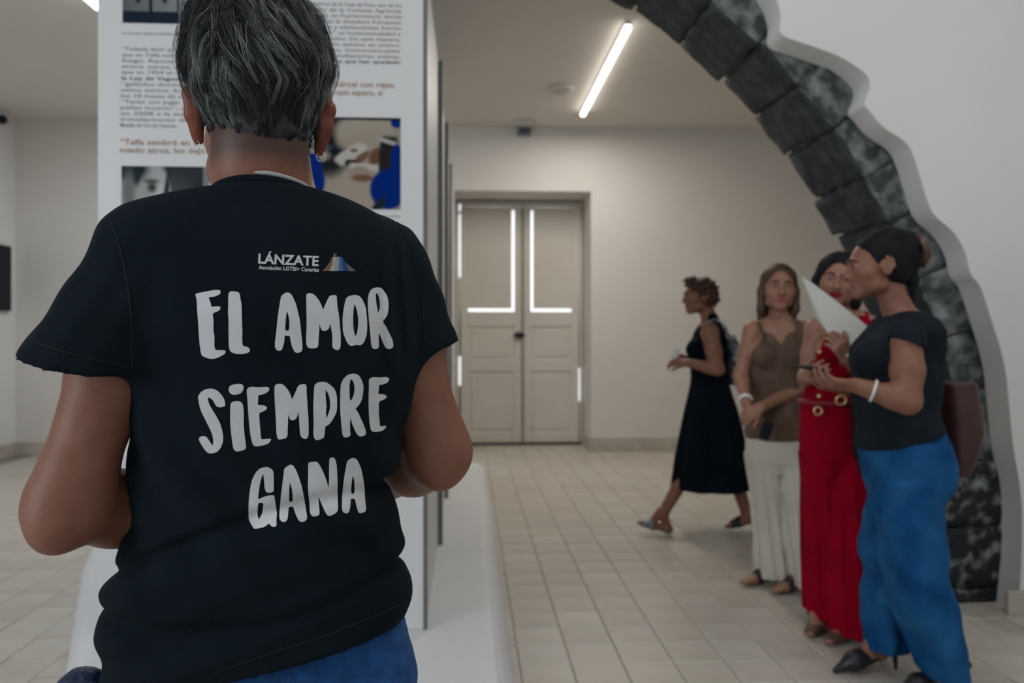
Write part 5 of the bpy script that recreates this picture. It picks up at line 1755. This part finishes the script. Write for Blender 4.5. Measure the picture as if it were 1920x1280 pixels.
s3l, s3r = C(1530, 618, d0 + .0), C(1637, 614, d0 + .02)
F.cap(C(1575, 598, d0 + .02), s3l, .042, .045, .03); F.cap(C(1597, 598, d0 + .02), s3r, .042, .045, .03)
e3l, w3l = C(1512, 708, d0 + .02), C(1512, 706, d0 - .20)
e3r, w3r = C(1626, 712, d0 - .06), C(1588, 672, d0 - .24)
arm(F, s3l, e3l, w3l, (.047, .041, .034, .035, .024)); arm(F, s3r, e3r, w3r, (.047, .041, .035, .036, .025))
hand(F, w3l, (-.05, -.9, .15), (.9, 0, .4), 1, .92, (20, 35, 25))
hand(F, w3r, (-.55, -.35, .70), (-.3, .8, .3), -1, .92, (35, 40, 25))
h3.build(F)
for q in (-1, 1): F.ell(C(1578 + q * 27, 652, d0 - .08), (.055, .045, .055), None, .03)
l3, r3 = C(1530, 1130, d0 + .05), C(1588, 1150, d0 - .07)
F.chain([C(1536, 850, d0), C(1538, 990, d0 + .05), l3], [.050, .044, .034], .02)
F.chain([C(1586, 850, d0), C(1590, 990, d0 - .05), r3], [.050, .044, .034], .02)
l3[2] = r3[2] = .085
hL, tL = np.array([l3[0] + .055, l3[1] + .02, .012]), np.array([l3[0] - .085, l3[1] - .145, .010])
hR, tR = np.array([r3[0] + .055, r3[1] + .04, .012]), np.array([r3[0] - .125, r3[1] - .110, .010])
foot(F, l3, hL, tL, .93); foot(F, r3, hR, tR, .93)
b3 = F.obj('body', M['skin'], w3)
skin_tint(b3, F, (.34, .175, .120), h3, (.30, .014, .030))
h3.extras(w3)
for a_, b_, c_ in ((l3, hL, tL), (r3, hR, tR)):
    shoe_from(F, 'flat_shoe', M['sandal_brown'], w3, a_, b_, c_, .93, .040, .012, 1.14)
F = Field((1.12, 3.10, .62), (1.72, 3.75, 1.42), .0048)
v3 = [(z, x, y, a + .006, b + .007) for z, x, y, a, b in t3 if z > C(0, 745, d0)[2]] + [row(700, 1517, 1625, d0, .110), row(752, 1506, 1616, d0, .122)]
F.loft(v3, 0, 0, 2.2, fold=lambda X, Y, Z, an: .003 * np.sin(40 * Z + 22 * X))
for q in (-1, 1): F.ell(C(1578 + q * 27, 654, d0 - .085), (.058, .048, .060), None, .03)
F.cap(C(1541, 640, d0 - .09), C(1545, 598, d0 - .01), .026, None, .02); F.cap(C(1626, 640, d0 - .06), C(1618, 592, d0 + .02), .026, None, .02)
sl, X, Y, Z = F.win(F.lo, F.lo + 9)
xx = X - C(1570, 0, d0 - .06)[0]
front_ = Y < d0 + .02
vz = C(0, 690, d0)[2] + 2.2 * np.abs(xx)
F.F = np.where(front_ & (Z > vz), np.maximum(F.F, (Z - vz) * .4), F.F).astype(np.float32)
F.ell(C(1588, 578, d0 + .02), (.075, .085, .045), None, .01, True)
for (sx, qd) in ((1519, .0), (1649, .02)): F.ell(C(sx, 640, d0 + qd), (.050, .12, .085), None, .006, True)
F.obj('waistcoat', M['red'], w3)
for (bx_, by_) in ((1537, 660), (1536, 742)):
    c = C(bx_, by_, d0 - .135)
    bm = bmesh.new(); bmesh.ops.create_uvsphere(bm, u_segments=12, v_segments=8, radius=.010)
    bmesh.ops.translate(bm, verts=bm.verts, vec=Vector(to_world(c))); bm_obj('button', bm, M['gold'], w3, True)
F = Field((1.10, 3.05, .02), (1.80, 3.85, 1.12), .006)
F.loft([row(*r) for r in ((738, 1509, 1613, d0, .112), (775, 1503, 1615, d0, .124), (850, 1503, 1619, d0, .132), (882, 1513, 1613, d0, .105))], 0, 0, 2.3)
fd = lambda X, Y, Z, an: np.clip((.9 - Z) / .5, 0, 1) * (.007 * np.sin(an * 5) + .005 * np.sin(an * 9 + 5 * Z))
F.loft([row(*r) for r in ((850, 1503, 1562, d0 + .01, .13), (900, 1508, 1563, d0 + .03, .12), (1000, 1511, 1565, d0 + .05, .125), (1090, 1513, 1564, d0 + .06, .13), (1150, 1514, 1560, d0 + .06, .13))], .015, 0, 2.2, fold=fd)
F.loft([row(*r) for r in ((850, 1558, 1619, d0 - .01, .13), (900, 1555, 1624, d0 - .03, .12), (1000, 1554, 1624, d0 - .05, .125), (1100, 1552, 1624, d0 - .07, .13), (1180, 1554, 1618, d0 - .07, .13))], .015, 0, 2.2, fold=fd)
F.obj('trousers', M['red'], w3)
# belt
P = np.array([C(1558, 752, d0) + np.array([.128 * math.cos(t), .126 * math.sin(t), 0]) for t in np.linspace(0, 2 * np.pi, 40, endpoint=False)])
tube('belt', to_world(P), .011, mat('red_belt', (.20, .004, .012), .6), w3, 8, True)
hoop(C(1534, 770, d0 - .135), .016, (.2, 1, 0), .005, M['gold'], w3, 'belt_buckle')
F = Field(h3.c - np.array([.16, .17, .20]), h3.c + np.array([.16, .17, .17]), .0042)
hair_shell(F, h3, .010, .012)
for q in (-1, 1):
    F.chain([h3.p(q * .060, -.002, .05), h3.p(q * .082, -.004, -.01), h3.p(q * .080, -.012, -.085), h3.p(q * .066, -.02, -.135)], [.036, .030, .030, .022], .02, flat=(h3.s, .75))
F.chain([h3.p(0, -.07, -.02), h3.p(0, -.07, -.13)], [.078, .066], .03, flat=(h3.f, .6))
face_open(F, h3, .015, .076, 0, .060)
F.wave(strand_wave(h3, .0014, 36))
F.obj('hair', M['hair_black'], w3)
# her black shoulder bag with a gold ring
bg_c = C(1600, 812, d0 - .10)
bw = to_world(bg_c)
bag3 = empty('shoulder_bag', (bw[0], bw[1], bw[2] - .2), 'slim black shoulder bag with a gold ring between the red suit and the blue jeans', 'bag')
F = Field(bg_c - .3, bg_c + .3, .006)
F.loft([row(*r) for r in ((752, 1592, 1606, d0 - .10, .09), (780, 1589, 1610, d0 - .10, .12), (850, 1590, 1613, d0 - .10, .13), (888, 1597, 1613, d0 - .10, .11))], 0, .3, 2.8)
F.obj('bag_body', M['black_leather'], bag3)
tube('strap', to_world(np.array([C(1599, 760, d0 - .14), C(1625, 690, d0 - .10), C(1640, 630, d0 - .05), C(1634, 600, d0 + .02), C(1625, 660, d0 + .13), C(1606, 756, d0 - .02)])), .007, M['black_leather'], bag3)
hoop(C(1577, 750, d0 - .20), .019, (.25, 1, .1), .005, M['gold'], bag3, 'ring')
tube('ring_strap', to_world(np.array([C(1582, 756, d0 - .19), C(1592, 764, d0 - .15)])), .006, M['black_leather'], bag3)

# the white leaflet in her hand
lf_px = [(1503, 518), (1520, 528), (1571, 566), (1630, 614), (1597, 677), (1570, 650), (1547, 614), (1530, 590)]
dl = [3.30, 3.30, 3.27, 3.20, 3.17, 3.20, 3.25, 3.28]
P3 = np.array([to_world(C(x, y, d)) for (x, y), d in zip(lf_px, dl)])
cen = P3.mean(0)
leaf_ = empty('leaflet', cen, 'large folded white paper sheet held up in front of the woman in red', 'paper')
nrm_ = unit(np.cross(P3[3] - P3[0], P3[4] - P3[0]))
bm = bmesh.new()
A = [bm.verts.new(Vector(p)) for p in P3]; B = [bm.verts.new(Vector(p + nrm_ * .003)) for p in P3]
n = len(A)
bm.faces.new(A); bm.faces.new(B[::-1])
for i in range(n): bm.faces.new((A[i], B[i], B[(i + 1) % n], A[(i + 1) % n]))
bmesh.ops.recalc_face_normals(bm, faces=bm.faces)
bm_obj('front_sheet', bm, M['paper'], leaf_)
bm = bmesh.new()
Q3 = P3 + np.array([0.004, .018, -.004]) * np.linspace(.2, 1, 8)[:, None]
A = [bm.verts.new(Vector(p)) for p in Q3]; B = [bm.verts.new(Vector(p + nrm_ * .002)) for p in Q3]
bm.faces.new(A); bm.faces.new(B[::-1])
for i in range(n): bm.faces.new((A[i], B[i], B[(i + 1) % n], A[(i + 1) % n]))
bmesh.ops.recalc_face_normals(bm, faces=bm.faces)
bm_obj('back_sheet', bm, M['paper'], leaf_)

# ------------------------------------------------------------------ 4: charcoal top and blue jeans
d0 = 2.95
w4 = person_root(C(1700, 1270, d0), 'woman with dark pinned-up hair in a charcoal top and wide blue jeans, looking left')
h4 = Head(C(1645, 500, d0), (-1, .12, -.06), (-.06, 0, 1), 1.03)
F = Field((1.0, 2.50, 0.0), (1.75, 3.40, 1.68), .0046)
t4 = [row(*r) for r in ((584, 1668, 1722, d0, .085), (600, 1654, 1740, d0, .150), (622, 1634, 1750, d0, .185), (650, 1614, 1754, d0, .180), (675, 1606, 1754, d0, .165), (713, 1606, 1752, d0, .145), (771, 1612, 1753, d0, .140), (815, 1620, 1760, d0, .160), (860, 1625, 1776, d0, .170))]
zc_ = C(0, 800, d0)[2]
F.loft([(z, x, y, a * (.92 if z > zc_ else .78), b * (.92 if z > zc_ else .74)) for z, x, y, a, b in t4], 0, 0, 2.2)
F.chain([h4.p(0, -.030, -.05), C(1682, 578, d0), C(1692, 606, d0)], [.050, .050, .065], .02)
s4n, s4f = C(1700, 640, d0 - .18), C(1694, 635, d0 + .17)
F.cap(C(1694, 614, d0), s4n, .042, .042, .03); F.cap(C(1694, 608, d0), s4f, .05, .05, .03)
e4n, w4n = C(1702, 752, d0 - .23), C(1604, 722, d0 - .17)
e4f, w4f = C(1680, 745, d0 + .22), C(1565, 722, d0 + .06)
arm(F, s4n, e4n, w4n, (.050, .054, .043, .041, .027)); arm(F, s4f, e4f, w4f, (.055, .05, .04, .038, .026))
hand(F, w4n, (-1, .10, .05), (0, .45, .8), 1, .95, (22, 30, 20), thumb=(40, 15))
hand(F, w4f, (-.9, -.18, .16), (-.1, -.55, .7), -1, .95, (22, 32, 20))
for q in (-1, 1): F.ell(C(1634, 668, d0 + q * .08), (.055, .06, .065), None, .04)
h4.build(F)
fa, na = C(1648, 1222, d0 + .10), C(1772, 1270, d0 - .10)
F.chain([C(1695, 870, d0 + .06), C(1662, 1030, d0 + .10), fa], [.060, .045, .034], .02)
F.chain([C(1705, 870, d0 - .06), C(1718, 1050, d0 - .10), na], [.060, .045, .034], .02)
fa[2] = .145
na[2] = .10
hF, tF = np.array([fa[0] + .045, fa[1], .078]), np.array([fa[0] - .145, fa[1] - .03, .010])
hN, tN = np.array([na[0] + .045, na[1], .060]), np.array([na[0] - .150, na[1] - .03, .010])
foot(F, fa, hF, tF, .93); foot(F, na, hN, tN, .93)
b4 = F.obj('body', M['skin'], w4)
skin_tint(b4, F, (.26, .120, .078), h4, (.30, .10, .09))
h4.extras(w4)
for a_, b_, c_ in ((fa, hF, tF), (na, hN, tN)):
    G = Field(np.minimum(b_, c_) - np.array([.10, .08, .02]), np.maximum(b_, c_) + np.array([.06, .08, .09]), .004)
    u_ = unit(c_ - b_)
    tip = c_ + np.array([-.035, 0, .002])
    G.chain([b_ + (c_ - b_) * .48 + np.array([0, 0, .020]), b_ + (c_ - b_) * .78 + np.array([0, 0, .022]), tip], [.034, .036, .010], .02)
    sl, X, Y, Z = G.win(G.lo, G.lo + 9)
    q = ((X - b_[0]) * u_[0] + (Y - b_[1]) * u_[1]) / np.linalg.norm((c_ - b_)[:2])
    line = b_[2] + (c_[2] - b_[2]) * np.clip(q, 0, 1)
    G.F = np.maximum(G.F, Z - line - (.012 + .10 * np.clip((q - .45) / .35, 0, 1))).astype(np.float32)
    G.cap(b_ + np.array([.012, 0, .004]), b_ + (c_ - b_) * .55 + np.array([0, 0, .004]), .022, .026, .01, flat=((0, 0, 1), .30))
    G.cap(b_ + np.array([.014, 0, 0]), np.array([b_[0] + .020, b_[1], .004]), .013, .006, .006)
    G.F = np.maximum(G.F, .001 - Z).astype(np.float32)
    G.obj('slingback_shoe', M['black_leather'], w4)
    th = np.linspace(-2.2, 2.2, 14)
    P = np.array([b_ + np.array([.012 + .030 * math.cos(t) * (1 if abs(t) < 1.6 else 2.2), .029 * math.sin(t), .052 - .018 * abs(t) / 2.2]) for t in th])
    tube('shoe_strap', to_world(P), .0045, M['black_leather'], w4)
# top
F = Field((1.08, 2.55, .82), (1.75, 3.35, 1.42), .0048)
F.loft([(z, x, y, a + .006, b + .006) for z, x, y, a, b in t4 if z > C(0, 780, d0)[2]] + [row(800, 1612, 1760, d0, .168), row(850, 1612, 1768, d0, .178)], 0, 0, 2.2,
       fold=lambda X, Y, Z, an: .004 * np.sin(34 * Z + 20 * X) + .003 * np.sin(60 * X - 20 * Z + 8 * Y))
for q in (-1, 1):
    F.ell(C(1633, 670, d0 + q * .08), (.062, .066, .070), None, .05)
for (s_, e_, a1) in ((s4n, e4n, -1), (s4f, e4f, 1)):
    G = Field((1.08, 2.55, .82), (1.75, 3.35, 1.42), .0048)
    ax = unit(e_ - s_)
    G.cap(s_ - ax * .005 + np.array([0, 0, .012]), s_ + ax * .10, .062, .066)
    G.cut(C(1680, 634 if a1 < 0 else 640, d0 + a1 * .2), np.array([-.38, 0, -1]))
    kk = .02; hh = np.clip(.5 + .5 * (F.F - G.F) / kk, 0, 1)
    F.F = (F.F + (G.F - F.F) * hh - kk * hh * (1 - hh)).astype(np.float32)
F.ell(C(1680, 580, d0), (.065, .080, .030), None, .01, True)
p0, p1 = C(1612, 842, d0), C(1760, 800, d0)
tv = unit(p1 - p0); F.cut(p0, (tv[2], 0, -tv[0]), (1.08, 2.55, .82), (1.75, 3.35, 1.05))
F.obj('top', M['charcoal'], w4)
# jeans
F = Field((1.05, 2.50, .03), (1.90, 3.45, 1.02), .0056)
F.loft([row(*r) for r in ((806, 1620, 1760, d0, .152), (835, 1617, 1771, d0, .172), (870, 1624, 1780, d0, .182), (905, 1631, 1776, d0, .18), (938, 1644, 1758, d0, .14))], 0, 0, 2.3)
fd = lambda X, Y, Z, an: .003 * np.sin(26 * Z + 3 * np.sin(2 * an)) + .0045 * np.clip((.75 - Z) / .3, 0, 1) * np.sin(an * 5 + 9 * Z) + .003 * np.sin(44 * Z + 30 * X)
F.loft([row(*r) for r in ((900, 1629, 1725, d0 + .07, .10), (946, 1629, 1718, d0 + .09, .105), (1043, 1616, 1702, d0 + .10, .11), (1082, 1628, 1700, d0 + .10, .11), (1120, 1619, 1697, d0 + .10, .11), (1212, 1622, 1692, d0 + .10, .10))], .02, 0, 2.2, fold=fd)
F.loft([row(*r) for r in ((900, 1642, 1776, d0 - .07, .105), (946, 1645, 1762, d0 - .08, .11), (1004, 1650, 1768, d0 - .09, .115), (1062, 1657, 1772, d0 - .10, .12), (1140, 1678, 1787, d0 - .10, .12), (1200, 1702, 1798, d0 - .10, .12), (1262, 1730, 1806, d0 - .10, .115))], .02, 0, 2.2, fold=fd)
F.obj('jeans', M['denim'], w4)
# hair drawn up, claw clip and a loose strand
F = Field(h4.c - np.array([.15, .16, .20]), h4.c + np.array([.22, .16, .18]), .0042)
hair_shell(F, h4, .004, .004)
F.ell(h4.p(0, -.100, .035), (.060, .050, .062), h4.R, .02)
F.ell(h4.p(.0, -.108, .070), (.052, .046, .052), h4.R, .012)
F.ell(h4.p(.0, -.045, .105), (.062, .060, .036), h4.R, .02)
F.chain([h4.p(.0, -.118, .01), h4.p(.0, -.118, -.06), h4.p(.0, -.112, -.13)], [.022, .016, .006], .02)
face_open(F, h4, .028, .078, 0, .080)
for q in (-1, 1): F.ell(h4.p(q * .09, .028, -.06), (.045, .075, .058), h4.R, .012, True)
F.ell(h4.p(0, -.03, -.105), (.09, .055, .05), h4.R, .015, True)
F.chain([h4.p(.0, -.118, -.03), h4.p(.0, -.112, -.14)], [.014, .006], .01)
F.wave(lambda X, Y, Z: .0008 * np.sin(300 * Z + 200 * X) + .0006 * np.sin(420 * Y))
F.obj('hair', M['hair_black'], w4)
clipm = mat('tortoise_clip', (.10, .045, .030), .3, (.05, .022, .016), 30)
for q in (-1, 1):
    tube('hair_clip', to_world(np.array([h4.p(q * .030, -.128, .10), h4.p(q * .042, -.152, .065), h4.p(q * .034, -.158, .02), h4.p(q * .012, -.150, -.012)])), [.010, .017, .015, .007], clipm, w4)
wv = unit(w4n - e4n)
hoop(w4n - wv * .060, .036, wv, .0055, M['white_strap'], w4, 'bracelet')
hoop(h4.p(-.080, -.010, -.045), .009, (.1, .2, 1), .0015, M['gold'], w4)
# phone in her hands
ph = C(1519, 690, d0 - .03)
pw = to_world(ph)
pm = empty('phone', (pw[0], pw[1], pw[2] - .01), 'dark phone held flat in the hands of the woman in jeans', 'phone')
bm = bmesh.new(); bm_box(bm, (-.034, -.07, -.005), (.034, .07, .005), .004)
bmesh.ops.rotate(bm, verts=bm.verts, cent=(0, 0, 0), matrix=Matrix.Rotation(math.radians(14), 3, 'Y')); bmesh.ops.translate(bm, verts=bm.verts, vec=pw)
bm_obj('phone_case', bm, M['black_gloss'], pm)
# burgundy tote on her far shoulder
bgc = C(1790, 800, d0 + .12)
bw = to_world(bgc)
bag4 = empty('leather_tote', (bw[0], bw[1], bw[2] - .18), 'burgundy leather tote hanging behind the woman in jeans, before the stone pier', 'bag')
F = Field(bgc - .32, bgc + .32, .006)
F.loft([row(*r) for r in ((716, 1752, 1816, d0 + .12, .10), (760, 1752, 1820, d0 + .12, .115), (805, 1754, 1826, d0 + .12, .12), (850, 1757, 1812, d0 + .12, .12), (886, 1762, 1798, d0 + .12, .11))], 0, 0, 3.2)
F.obj('bag_body', M['brown_leather'], bag4)
tube('strap', to_world(np.array([C(1758, 722, d0 + .03), C(1735, 660, d0 + .10), C(1708, 606, d0 + .15), C(1716, 640, d0 + .22), C(1770, 722, d0 + .21)])), .008, M['brown_leather'], bag4)
